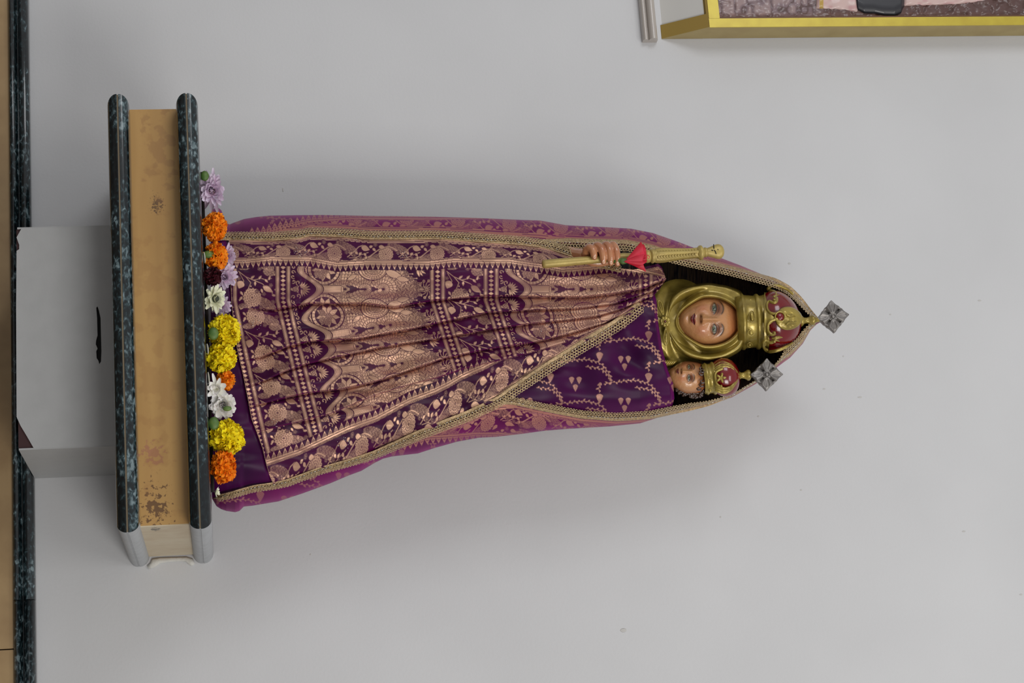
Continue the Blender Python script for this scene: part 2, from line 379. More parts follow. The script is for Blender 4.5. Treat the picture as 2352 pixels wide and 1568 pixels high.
# ------------------------------------------------------------------ woven patterns (tiles drawn once, sampled on the cloth)
class Tile:
    R = 3
    def __init__(s, W, H):
        s.W, s.H = W, H; R = s.R
        s.A, s.B = np.meshgrid(np.arange(W*R)/R, np.arange(H*R)/R, indexing='ij')
        s.v = np.zeros(s.A.shape)
    def d(s, a, b): return (s.A-a+s.W/2) % s.W-s.W/2, (s.B-b+s.H/2) % s.H-s.H/2
    def ell(s, a, b, ra, rb=None, rot=0, val=1.0):
        rb = rb or ra; da, db = s.d(a, b); c, t = math.cos(rot), math.sin(rot)
        s.v[((da*c+db*t)/ra)**2+((-da*t+db*c)/rb)**2 < 1] = val
    def ring(s, a, b, r, wd, val=1.0):
        da, db = s.d(a, b); s.v[np.abs(np.hypot(da, db)-r) < wd/2] = val
    def leaf(s, a, b, L, wd, rot, val=1.0, vein=True, edge=1.2):
        da, db = s.d(a, b); c, t = math.cos(rot), math.sin(rot)
        x = da*c+db*t; y = -da*t+db*c; u = np.clip(x/L, 0, 1)
        h = wd*np.sin(math.pi*u**0.75); ins = (x > 0) & (x < L)
        s.v[ins & (np.abs(y) < h+edge)] = 0
        s.v[ins & (np.abs(y) < h)] = val
        if vein: s.v[ins & (np.abs(y) < h) & (((x*1.0+np.abs(y)*1.2) % 4) < 0.8)] = val*0.55
    def line(s, pts, wd=1.2, val=1.0):
        for (a0, b0), (a1, b1) in zip(pts[:-1], pts[1:]):
            da, db = s.d(a0, b0); ex, ey = a1-a0, b1-b0; q = ex*ex+ey*ey+1e-9
            t = np.clip((da*ex+db*ey)/q, 0, 1)
            s.v[np.hypot(da-t*ex, db-t*ey) < wd/2] = val
    def flower(s, a, b, r, n=14, val=1.0):
        da, db = s.d(a, b); rr = np.hypot(da, db); th = np.arctan2(db, da)
        for k, f in enumerate((1.0, 0.76, 0.52, 0.3)):
            m = n if k < 2 else max(6, n-5*(k-1)); lim = r*f*(0.84+0.16*np.abs(np.cos(m*th/2+k*0.8)))
            s.v[rr < lim+0.9] = 0.12
            s.v[(rr < lim) & (np.abs(np.sin(m*th/2+k*0.8+math.pi/2*0)) > 0.2) | (rr < r*0.1)] = val*(1-0.05*k)
        s.v[rr < r*0.12] = 0.2
    def scroll(s, a, b, r, rot, sg=1, wd=1.5, val=1.0):
        pts = []
        for t in np.linspace(0, 1, 14):
            ang = rot+sg*t*4.6; rad = r*(1-0.72*t)
            pts.append((a+rad*math.cos(ang), b+rad*math.sin(ang)))
        s.line(pts, wd, val); s.ell(*pts[-1], 1.4, None, 0, val)
    def hatch(s, a, b, ra, rb, rot=0, val=0.62):
        da, db = s.d(a, b); c, t = math.cos(rot), math.sin(rot)
        x = da*c+db*t; y = -da*t+db*c
        ins = (x/ra)**2+(y/rb)**2 < 1
        p = (np.sin(x*1.9+np.sin(y*1.3)*1.6)*np.sin(y*2.3+np.cos(x*1.1)*1.4)) > -0.12
        s.v[ins & p] = val
    def blur(s, n=1):
        for _ in range(n):
            s.v = (s.v*2+np.roll(s.v, 1, 0)+np.roll(s.v, -1, 0))/4
            s.v = (s.v*2+np.roll(s.v, 1, 1)+np.roll(s.v, -1, 1))/4
        return s
    def at(s, a, b):
        x = (a*s.R) % s.v.shape[0]; y = (b*s.R) % s.v.shape[1]
        x0 = np.floor(x).astype(int) % s.v.shape[0]; y0 = np.floor(y).astype(int) % s.v.shape[1]; fx = x-np.floor(x); fy = y-np.floor(y)
        x1 = (x0+1) % s.v.shape[0]; y1 = (y0+1) % s.v.shape[1]; v = s.v
        return (v[x0, y0]*(1-fx)+v[x1, y0]*fx)*(1-fy)+(v[x0, y1]*(1-fx)+v[x1, y1]*fx)*fy

def tile_main():
    T = Tile(478, 90); A, B = T.A, T.B
    dbv = (B+45) % 90-45                                        # distance from the valley line
    co = 62-22*np.cos(2*math.pi*B/90)
    # filigree ground of the arch field
    top = 300+18*np.cos(2*math.pi*(B-45)/90)
    field = (A > co+6) & (A < top)
    T.v[field] = 0.0
    fil = (np.sin(A*1.15+np.sin(B*0.42)*2.0)*np.sin(B*1.05+np.sin(A*0.33)*2.2)) > -0.25
    T.v[field & fil] = 0.85
    # big fan rosettes rising from the pillars (peacock scales)
    for (ca, cb, r0, ks) in ((150, 45, 40, 5), (196, 45, 34, 4), (238, 45, 26, 3)):
        for k in range(ks, 0, -1):
            r = r0*k/ks; n = 5+2*k
            T.ell(ca-6+(1-k/ks)*-8, cb, r+3, r+2, 0, 0.05)
            for j in range(-n, n+1):
                an = j*math.pi/(n*1.15)
                a, b = ca-8+r*math.cos(an), cb+r*math.sin(an)*0.92
                T.ell(a, b, 0.30*r0/ks*2.4+0.5, 0.20*r0/ks*2.4+0.4, an, 0.0)
                T.ell(a, b, 0.30*r0/ks*2.4-0.4, 0.20*r0/ks*2.4-0.4, an, 0.95)
    T.ell(150, 39, 7, 2.2, 0.5, 0.05); T.ell(150, 51, 7, 2.2, -0.5, 0.05); T.ell(136, 45, 6, 2.0, 0, 0.05); T.ell(182, 45, 7, 2.4, 0, 0.05)
    # paisleys beside the fans, in the valleys
    T.ell(206, 0, 34, 25, 0, 0.0); T.ell(206, 0, 32, 23, 0, 0.95)
    for r in (28, 22, 16):
        da, db = T.d(208, 0); rr = np.hypot(da, db*1.38); T.v[np.abs(rr-r) < 0.7] = 0.1
    T.v[(np.hypot(*T.d(208, 0)) < 22) & (np.hypot(*T.d(208, 0)) > 13) & (np.sin(np.arctan2(*T.d(208, 0))*22) > 0.75)] = 0.2
    T.flower(208, 0, 11, 9, 0.95)
    for sg in (-1, 1):
        T.leaf(236, 4*sg, 44, 8, 0.35*sg, 0.95); T.leaf(262, 20*sg, 30, 6, 0.15*sg, 0.9)
        T.leaf(168, 12*sg, 26, 5, 2.6*sg, 0.95)
    # medallion
    T.ell(94, 0, 39, 36, 0, 0.0); T.ell(94, 0, 36.5, 33.5, 0, 0.92)
    da, db = T.d(94, 0); th = np.arctan2(db, da); rr = np.hypot(da, db*1.08)
    T.v[(rr < 30) & (rr > 0) & (np.abs(rr-29) < 1)] = 0.0
    T.v[(rr < 28)] = 0.05
    for j in range(9):
        an = j*2*math.pi/9+0.3; T.leaf(94+5*math.cos(an), 5*math.sin(an), 23, 5.6, an, 0.95)
    for a, b in ((82, -9), (79, 9), (96, 2), (88, 14)): T.flower(a, b, 7.5, 6, 0.95)
    T.v[(rr > 30.5) & (rr < 36) & (np.sin(th*26) > 0.8)] = 0.3
    # lotus leaf bursts framing the medallion
    for sg in (-1, 1):
        T.line([(133, 6*sg), (133, 30*sg), (118, 30*sg), (118, 36*sg)], 3.5, 0.0); T.line([(133, 6*sg), (133, 30*sg), (118, 30*sg), (118, 36*sg)], 1.8, 0.95)
    # pillar with beaded edges
    p = (np.abs(B-45) < 11) & (A > 82) & (A < 134); T.v[p] = 0.0
    p = (np.abs(B-45) < 7.5) & (A > 82) & (A < 134); T.v[p] = 0.95
    T.v[p & ((B-45+8) % 3.2 < 0.9)] = 0.35
    e = (np.abs(np.abs(B-45)-9.6) < 1.0) & (A > 84) & (A < 134) & ((A % 3.4) < 2.0); T.v[e] = 0.9
    T.ell(136, 45, 3, 8, 0, 0.0); T.ell(136, 45, 2, 7, 0, 0.95)
    # top fringe of little blossoms
    for k in range(9):
        b = k*10; a = float(300+16*math.cos(2*math.pi*(b-45)/90))
        T.flower(a-4, b, 5.2, 5); T.line([(a+2, b), (a+9, b)], 1, 0.9); T.ell(a+10, b, 1.6, None, 0, 0.9)
    # tan ogee band
    d = A-co; sl = np.abs(d)
    T.v[sl < 10] = 0.0; T.v[sl < 7.4] = 1.0; T.v[sl < 6.0] = 0.05; T.v[sl < 5.0] = 0.66
    # scroll ground under the ogee
    g0 = (A > 17) & (d < -10); T.v[g0] = 0.0
    for k, (a, b) in enumerate(((23, 6), (23, 16), (24, 27), (24, 63), (23, 74), (23, 84))): T.scroll(a, b, 5, k, 1 if k % 2 else -1)
    T.scroll(35, 30, 6, 2); T.scroll(35, 60, 6, 1, -1); T.scroll(44, 37, 5, 3); T.scroll(44, 53, 5, 0.3, -1)
    T.v[(A > 17) & (d < -9) & (np.abs(B-45) < (A-17)*0.33+2) & (A < 36) & fil] = 0.75
    for j in range(-4, 5):
        T.leaf(42+0*j, 45, 22-abs(j)*1.2, 2.1, j*0.36, 1.0, False, 0.8)
    # spider blossom
    for j in range(10):
        an = j*2*math.pi/10+0.3; pts = [(330+t*math.cos(an+0.05*t), 45+t*math.sin(an+0.05*t)*1.1) for t in np.linspace(2, 18, 6)]
        T.line(pts, 1.5, 0.95); T.ring(pts[-1][0], pts[-1][1], 2.4, 1.5, 0.95)
    T.leaf(312, 45, 14, 3, 0, 0.9)
    for j in range(-3, 4): T.leaf(308, 0, 24-abs(j)*2, 3, j*0.42, 0.95, False)
    # floral field
    for (a, b, r) in ((407, 64, 22),): T.flower(a, b, r, 17)
    T.line([(376, 4), (392, 16), (410, 24), (430, 32), (448, 48), (458, 60)], 1.6, 0.95)
    T.line([(392, 16), (404, 30), (398, 44), (392, 52)], 1.4, 0.95)
    T.line([(410, 24), (428, 20), (440, 24), (452, 20)], 1.3, 0.9)
    T.line([(378, 8), (388, 26), (384, 38)], 1.3, 0.9)
    T.leaf(384, 26, 19, 9, 2.0, 0.95); T.leaf(432, 38, 27, 6.5, 0.55, 0.95)
    for (a, b, an) in ((404, 20, -0.6), (414, 27, 1.6), (422, 22, -0.9), (436, 22, 0.8), (445, 24, -1.2), (428, 44, 1.3), (452, 58, 0.2), (440, 66, 2), (380, 50, 1), (384, 62, 2.2)):
        T.leaf(a, b, 11, 2.6, an, 0.95, False)
    T.hatch(436, 78, 24, 12, 0.5); T.hatch(446, 6, 14, 9, 0.2); T.hatch(388, 84, 15, 7, 0)
    for (a, b) in ((418, 50), (450, 36), (376, 20), (455, 74), (424, 88), (434, 56)): T.flower(a, b, 4.2, 5)
    for (a, b) in ((404, 38), (378, 70), (396, 86), (458, 12), (440, 88), (460, 46)): T.ell(a, b, 1.7, None, 0, 0.9)
    # diamond bands
    for c in (0, 355):
        da = (A-c+239) % 478-239; ad = np.abs(da)
        T.v[ad < 18] = 0.0
        st = (ad > 8.5) & (ad < 17); T.v[st] = 0.85
        T.v[st & (((A+B*1.0) % 2.4) < 0.7)] = 0.62
        for q in (9.8, 15.6): T.v[np.abs(ad-q) < 0.5] = 0.05
        bb = (B % 10)-5; T.v[(ad/5.8+np.abs(bb)/4.3) < 1] = 1.0
    return T.blur()
def tile_creeper():
    T = Tile(118, 50); A, B = T.A, T.B
    T.hatch(58, 14, 26, 9, 0.35, 0.55); T.hatch(8, 36, 20, 8, -0.3, 0.5); T.hatch(112, 40, 16, 7, 0.2, 0.55)
    w_ = [(a, 25+15*math.sin(2*math.pi*(a-4)/118+math.pi)) for a in np.linspace(0, 118, 24)]
    T.line(w_, 2.0, 0.9)
    T.line([(60, 34), (72, 26), (86, 12), (96, 8)], 1.5, 0.9); T.line([(64, 36), (78, 36), (96, 28), (108, 24)], 1.3, 0.9)
    T.flower(30, 28, 17.5, 16)
    for (a, b, L, wd, an) in ((92, 12, 20, 6.5, 0.3), (70, 42, 22, 5.5, 0.2), (52, 42, 14, 5, 2.6), (78, 22, 9, 3, 0.9), (86, 30, 9, 3, -0.7), (98, 26, 8, 3, 0.9), (104, 33, 8, 3, 2), (66, 28, 8, 2.6, -0.6), (14, 10, 15, 4.5, 0.2), (0, 14, 10, 3, 0.8), (110, 12, 9, 3, -0.4)):
        T.leaf(a, b, L, wd, an, 0.95, wd > 4)
    for (a, b) in ((76, 31), (90, 37), (106, 44), (58, 24), (6, 6), (44, 6)): T.flower(a, b, 4, 5)
    return T.blur()
def tile_vine():
    T = Tile(226, 96)
    def vine(pts):
        T.line(pts, 1.3, 0.95)
        P_ = np.array(pts, float); seg = np.hypot(*np.diff(P_, axis=0).T); cs = np.concatenate([[0], np.cumsum(seg)])
        for i, q in enumerate(np.arange(3, cs[-1], 5.5)):
            a = np.interp(q, cs, P_[:, 0]); b = np.interp(q, cs, P_[:, 1]); j = min(max(np.searchsorted(cs, q), 1), len(P_)-1)
            an = math.atan2(P_[j][1]-P_[j-1][1], P_[j][0]-P_[j-1][0])
            T.leaf(a, b, 6.0+2*math.sin(i*2.1), 1.9, an+(0.8 if i % 2 else -0.8), 0.95, False, 0)
    def heart(a, b, L, wd, an=math.pi/2):
        da, db = T.d(a, b); c, t = math.cos(an), math.sin(an); x = da*c+db*t; y = -da*t+db*c; u = np.clip(x/L, 0, 1)
        h = wd*np.sqrt(np.clip(u*4.5, 0, 1))*(1-u**1.7); m = (x > 0) & (x < L) & (np.abs(y) < h)
        T.v[m] = 0.95; T.v[m & (((x+np.abs(y)*0.9) % 3.6) < 0.9)] = 0.45
    for (oa, ob) in ((0, 0), (113, 48)):
        o = lambda l: [(oa+a, ob+b) for a, b in l]
        vine(o([(-59, -35), (-41, -34), (-19, -28), (-7, -14), (0, 0), (14, 1), (32, -3), (49, -4), (66, -2), (82, 2), (96, 12), (106, 26), (113, 42)]))
        vine(o([(0, 0), (-9, 3), (-17, 5)])); vine(o([(-26, 6), (-29, 14), (-27, 24)])); heart(oa-27, ob+27, 22, 9); heart(oa-22, ob+3, 12, 4, 2.7)
        pass
        for (a, b) in ((22, -60), (39, -60), (30.5, -43)): heart(oa+a, ob+b, 17, 6.6)
    return T.blur()
TM, TC_, TV = tile_main(), tile_creeper(), tile_vine()

# ------------------------------------------------------------------ the draped body surface
SILL = [(488, 480), (500, 476), (508, 482), (514, 496), (520, 513), (528, 515), (535, 512), (560, 503), (590, 498), (620, 495), (680, 494), (740, 493.5), (800, 494.5), (870, 496), (900, 496), (1000, 497.5), (1100, 500.5), (1200, 505), (1240, 506), (1300, 517), (1400, 522), (1450, 525), (1500, 535), (1560, 556), (1610, 575), (1700, 609), (1760, 634), (1800, 655), (1830, 680), (1850, 706), (1878, 733), (1884, 738)]
SILR = [(488, 1146), (497, 1162), (508, 1169), (520, 1173), (540, 1176), (550, 1173), (560, 1163), (580, 1161), (640, 1151), (700, 1131), (760, 1109), (800, 1092), (830, 1081), (860, 1063), (880, 1053), (900, 1048), (960, 1041), (1000, 1028), (1050, 1014), (1100, 1005), (1140, 1003), (1200, 996), (1250, 989), (1300, 985), (1400, 979), (1470, 972), (1520, 956), (1560, 945), (1620, 930), (1680, 913), (1735, 882), (1760, 865), (1785, 843), (1815, 821), (1844, 789), (1861, 759), (1875, 745), (1884, 740)]
LACEL = [(488, 543), (520, 542), (620, 543), (690, 538), (710, 532), (778, 534), (850, 540), (940, 540), (1000, 539), (1118, 547), (1200, 553), (1250, 557), (1290, 559), (1340, 561), (1440, 563), (1500, 575), (1548, 593), (1600, 605), (1650, 615), (1700, 627), (1750, 641), (1780, 649), (1810, 664), (1835, 687), (1856, 712), (1880, 737)]
LACER = [(488, 1143), (505, 1143), (530, 1137), (582, 1122), (625, 1116), (660, 1109), (735, 1081), (812, 1060), (862, 1044), (914, 1021), (960, 1000), (1000, 984), (1072, 956), (1125, 932), (1150, 920), (1178, 920), (1256, 937), (1336, 952), (1415, 958), (1494, 953), (1540, 943), (1625, 927), (1680, 909), (1735, 876), (1760, 858), (1785, 835), (1801, 817), (1824, 796), (1840, 779), (1849, 763), (1861, 748), (1880, 740)]
YC = -0.205
DEP = [(480, 0.150), (700, 0.145), (1000, 0.13), (1300, 0.118), (1500, 0.112), (1700, 0.10), (1800, 0.075), (1850, 0.045), (1884, 0.012)]
def sil(px): return I(SILL, px), I(SILR, px)
def Ysurf(px, py, off=0.0):                     # off in pixels, outwards
    px = np.asarray(px, float); py = np.asarray(py, float)
    l, r = sil(px); c = (l+r)/2; h = (r-l)/2
    u = np.clip(np.abs((py-c)/h), 0, 0.9995)
    wav = (vnoise(px/55.0, py/28.0, 3)-0.5)*11+(vnoise(px/130.0, py/38.0, 5)-0.5)*9
    lowx = (l > 0)*0
    d = I(DEP, px)*(1-u**2.5)**(1/2.2)
    return YC-d-(off+wav*(1-u**6))*S

PURPLE = (46, 7, 40); MAG = (128, 14, 98); GOLDT = (216, 174, 144); GOLDP = (202, 142, 120)
def silk(name, magamt=0.55, gold=GOLDT, shaded_back=None, PURPLE=PURPLE, MAG=MAG):
    m = bpy.data.materials.new(name); m.use_nodes = True; nt = m.node_tree; bs = nt.nodes['Principled BSDF']
    N = nt.nodes.new; Lk = nt.links.new
    at = N('ShaderNodeAttribute'); at.attribute_name = 'gold'
    lw = N('ShaderNodeLayerWeight'); lw.inputs['Blend'].default_value = 0.35
    tc = N('ShaderNodeTexCoord'); n = N('ShaderNodeTexNoise'); n.inputs['Scale'].default_value = 14; n.inputs['Detail'].default_value = 2
    Lk(tc.outputs['Object'], n.inputs['Vector'])
    r0 = N('ShaderNodeMath'); r0.operation = 'MULTIPLY_ADD'; r0.inputs[1].default_value = magamt; r0.inputs[2].default_value = -0.22*magamt
    Lk(n.outputs['Fac'], r0.inputs[0])
    pw = N('ShaderNodeMath'); pw.operation = 'POWER'; pw.inputs[1].default_value = 1.6; Lk(lw.outputs['Facing'], pw.inputs[0])
    r1 = N('ShaderNodeMath'); r1.operation = 'MULTIPLY_ADD'; r1.inputs[1].default_value = 1.0; r1.use_clamp = True
    Lk(pw.outputs[0], r1.inputs[0])
    r2 = N('ShaderNodeMath'); r2.operation = 'MULTIPLY'; r2.inputs[1].default_value = 0.9; Lk(r0.outputs[0], r2.inputs[0]); Lk(r2.outputs[0], r1.inputs[2])
    r3 = N('ShaderNodeMath'); r3.operation = 'MULTIPLY'; r3.inputs[1].default_value = magamt*1.5; r3.use_clamp = True; Lk(r1.outputs[0], r3.inputs[0])
    mx = N('ShaderNodeMix'); mx.data_type = 'RGBA'; mx.inputs[6].default_value = (*lin(*PURPLE), 1); mx.inputs[7].default_value = (*lin(*MAG), 1)
    Lk(r3.outputs[0], mx.inputs[0])
    gm = N('ShaderNodeMix'); gm.data_type = 'RGBA'; gm.inputs[6].default_value = (*lin(*gold), 1); gm.inputs[7].default_value = (*lin(164, 96, 100), 1)
    Lk(r1.outputs[0], gm.inputs[0])
    m2 = N('ShaderNodeMix'); m2.data_type = 'RGBA'; Lk(at.outputs['Fac'], m2.inputs[0]); Lk(mx.outputs[2], m2.inputs[6]); Lk(gm.outputs[2], m2.inputs[7])
    out = m2.outputs[2]
    if shaded_back:
        ge = N('ShaderNodeNewGeometry'); m3 = N('ShaderNodeMix'); m3.data_type = 'RGBA'
        Lk(ge.outputs['Backfacing'], m3.inputs[0]); Lk(out, m3.inputs[6]); lm = N('ShaderNodeMix'); lm.data_type = 'RGBA'; Lk(at.outputs['Fac'], lm.inputs[0]); lm.inputs[6].default_value = (*lin(*shaded_back), 1); lm.inputs[7].default_value = (*lin(110, 90, 70), 1); Lk(lm.outputs[2], m3.inputs[7]); out = m3.outputs[2]
    Lk(out, bs.inputs['Base Color'])
    mt = N('ShaderNodeMath'); mt.operation = 'MULTIPLY'; mt.inputs[1].default_value = 0.42; Lk(at.outputs['Fac'], mt.inputs[0]); Lk(mt.outputs[0], bs.inputs['Metallic'])
    bs.inputs['Roughness'].default_value = 0.4; bs.inputs['Specular IOR Level'].default_value = 0.14
    bs.inputs['Sheen Weight'].default_value = 0.06; bs.inputs['Sheen Tint'].default_value = (*lin(200, 60, 190), 1); bs.inputs['Sheen Roughness'].default_value = 0.4
    bp = N('ShaderNodeBump'); bp.inputs['Distance'].default_value = 0.0006; bp.inputs['Strength'].default_value = 0.9
    Lk(at.outputs['Fac'], bp.inputs['Height']); Lk(bp.outputs[0], bs.inputs['Normal'])
    return m
SILK = silk('shot_silk_brocade', 0.5)
SILKM = silk('shot_silk_mantle', 0.9, GOLDP, shaded_back=(34, 30, 42))  # inner side coloured darker to stand in for shade inside the hood
SILKP = silk('plum_silk', 0.38, (196, 148, 128), PURPLE=(44, 5, 46), MAG=(150, 10, 130))

def tri_row(v, d, p=13.0, h=15.0):               # row of triangles, v along, d distance from the stripe
    q = np.abs(((v/p) % 1)-0.5)*2
    m = (d > 0) & (d < h*(1-q)); inner = (d > 2.2) & (d < (h-4.5)*(1-q)-0.4) & (d < h-7)
    return np.where(m, np.where(inner, 0.35, 0.95), 0.0)
def stripes(d):                                  # three-line stripe, 0..12
    return np.where((d >= 0) & (d < 12), np.where((d < 1.3) | ((d > 2.6) & (d < 7.4)) | ((d > 8.8) & (d < 10)) | (d > 11.2), 0.92, 0.08), -1)

# mantle -----------------------------------------------------------
vs = np.arange(486.0, 1885.1, 1.25)
lace_l, lace_r = I(LACEL, vs), I(LACER, vs); sl_, sr_ = sil(vs); mid = (sl_+sr_)/2; hf = (sr_-sl_)/2
lace_l = np.maximum(lace_l, sl_+1.0); lace_r = np.minimum(lace_r, sr_-1.0)
lace_l = np.where(vs > 1870, np.minimum(lace_l, mid-0.6), lace_l); lace_r = np.where(vs > 1870, np.maximum(lace_r, mid+0.6), lace_r)
def front_cols(edge, sign, n):
    u0 = np.clip((edge-mid)/hf*sign, -0.2, 0.999)
    a0 = np.arcsin(u0); t = np.linspace(0, 1, n)[None]
    return sign*np.sin(a0[:, None]+(math.pi/2-a0[:, None])*t**0.8)
uL_ = front_cols(lace_l, -1, 52); uR_ = front_cols(lace_r, 1, 100)
PXg = np.repeat(vs[:, None], 52, 1); PyL = mid[:, None]+hf[:, None]*uL_
PXr = np.repeat(vs[:, None], 100, 1); PyR = mid[:, None]+hf[:, None]*uR_
thb = np.linspace(0, math.pi, 22)[1:-1]
uB = -np.cos(thb)[None]*np.ones((len(vs), 1)); PyB = mid[:, None]+hf[:, None]*uB
DB = np.minimum(I(DEP, vs), 0.14)[:, None]
WB = P(np.repeat(vs[:, None], 20, 1), PyB, YC+DB*np.sin(thb)[None])
Wm = np.concatenate([P(PXg, PyL, Ysurf(PXg, PyL)), WB, P(PXr, PyR, Ysurf(PXr, PyR))[:, ::-1]], 1)
SLs = [(480, 546), (600, 536), (640, 524), (709, 508), (800, 501), (1000, 502), (1100, 500), (1200, 488), (1900, 480)]
SRs = [(480, 1145), (960, 1010), (982, 1004), (1045, 1000), (1088, 996), (1150, 996), (1210, 1002), (1400, 1010), (1900, 1010)]
def strip_gold(px, py, lace, stripe, sg, ph):
    dl = (py-lace)*sg; ds = (stripe-lace)*sg       # outward distances
    b = dl-12
    g = TC_.at(px+ph, b*50/np.maximum(np.minimum(ds-12, 50), 20)) if False else TC_.at(px+ph, np.clip(b, -10, 46)+2)
    g = np.where(b > 46, TC_.at(px+ph+50, b-46), g)
    st = stripes(dl-8); g = np.where((dl > 8) & (dl < 20), st, g)
    st2 = stripes((dl-ds)*1.6+6); g = np.where((dl-ds > -4) & (dl-ds < 3.5), st2, g)
    out = dl-ds > 3.5
    tr = tri_row(px, dl-ds-3.0, 13, 13)
    vn = TV.at(px*0.9, (py*sg)*0.9+20)*0.55
    g = np.where(out, np.maximum(tr*(ds > 4), vn*(dl-ds > 14)), g)
    g = np.where(ds <= 4, vn, g)
    return np.where(dl < 8, 0.5, g)
gL = strip_gold(PXg, PyL, lace_l[:, None], I(SLs, vs)[:, None], -1, 40)
gR = strip_gold(PXr, PyR, lace_r[:, None], I(SRs, vs)[:, None], 1, 90)
gB = TM.at(np.repeat(vs[:, None], 20, 1), PyB)*0.8
Wm[..., 2] = np.maximum(Wm[..., 2], SHELF_Z+0.0012)
statue = thing('statue', tuple(P(500, 820, YC)), 'crowned woman and child statue dressed in purple brocade standing on the wall shelf', 'statue')
statue.location.z = SHELF_Z
mantle = grid_obj('mantle', Wm, SILKM, flip=True, attrs={'gold': np.concatenate([gL, gB, gR[:, ::-1]], 1)})
mantle['label'] = 'magenta and purple brocade mantle forming a hood'; under(mantle, statue)

# ------------------------------------------------------------------ pleated brocade drape
TL = [(480, 600), (560, 602), (620, 596), (710, 597), (774, 609), (847, 605), (985, 606), (1042, 600), (1129, 602), (1170, 602), (1240, 612), (1290, 622), (1323, 620), (1400, 612), (1460, 622), (1540, 640)]
PL = [
 [(520, 704), (627, 712), (710, 698), (836, 698), (905, 706), (1000, 690), (1118, 680), (1220, 682), (1338, 683), (1400, 676), (1476, 664), (1532, 640)],
 [(520, 830), (600, 820), (664, 795), (710, 785), (824, 778), (893, 765), (940, 757), (1024, 738), (1118, 718), (1220, 712), (1323, 708), (1412, 697), (1500, 668), (1532, 645)],
 [(520, 905), (618, 870), (658, 852), (702, 837), (760, 823), (870, 799), (940, 787), (1016, 776), (1118, 758), (1220, 743), (1297, 735), (1374, 725), (1425, 710), (1500, 680), (1532, 650)],
 [(520, 945), (623, 922), (704, 903), (786, 894), (863, 877), (939, 851), (1024, 822), (1125, 801), (1225, 787), (1309, 766), (1388, 742), (1430, 722), (1500, 688), (1532, 655)],
 [(520, 1010), (760, 950), (863, 907), (940, 884), (1006, 867), (1072, 845), (1151, 827), (1243, 803), (1296, 787), (1375, 752), (1430, 728), (1500, 692), (1532, 660)]]
TR = [(520, 1105), (608, 1060), (684, 1034), (735, 1010), (799, 980), (863, 957), (939, 916), (1000, 893), (1032, 877), (1059, 861), (1085, 849), (1109, 839), (1160, 811), (1243, 782), (1296, 766), (1375, 731), (1430, 707), (1500, 672), (1532, 640)]
AL = [(486, 543), (520, 542), (620, 543), (690, 538), (710, 532), (778, 534), (850, 540), (940, 540), (1000, 539), (1118, 547), (1200, 553), (1245, 559), (1270, 565), (1300, 575), (1335, 588), (1369, 603), (1430, 617), (1460, 619), (1485, 612), (1512, 606), (1520, 612), (1530, 640)]
AR = [(486, 1143), (505, 1143), (530, 1137), (582, 1122), (625, 1116), (660, 1109), (735, 1081), (812, 1060), (862, 1044), (914, 1021), (960, 1000), (1000, 984), (1072, 956), (1125, 932), (1150, 920), (1177, 899), (1256, 846), (1336, 796), (1415, 748), (1450, 722), (1470, 704), (1495, 686), (1515, 664), (1530, 641)]
HEM = [(540, 525), (600, 527), (700, 532), (760, 538), (800, 544), (860, 558), (920, 570), (960, 577), (1000, 592), (1030, 603), (1060, 610), (1090, 618), (1110, 627), (1140, 640)]   # (py, px)
PIL = [lambda v: 664+0*v, lambda v: 767-0.164*(v-770), lambda v: 798-0.066*(v-778), lambda v: 848-0.112*(v-800), lambda v: 893-0.22*(v-800), lambda v: 950-0.25*(v-800)]
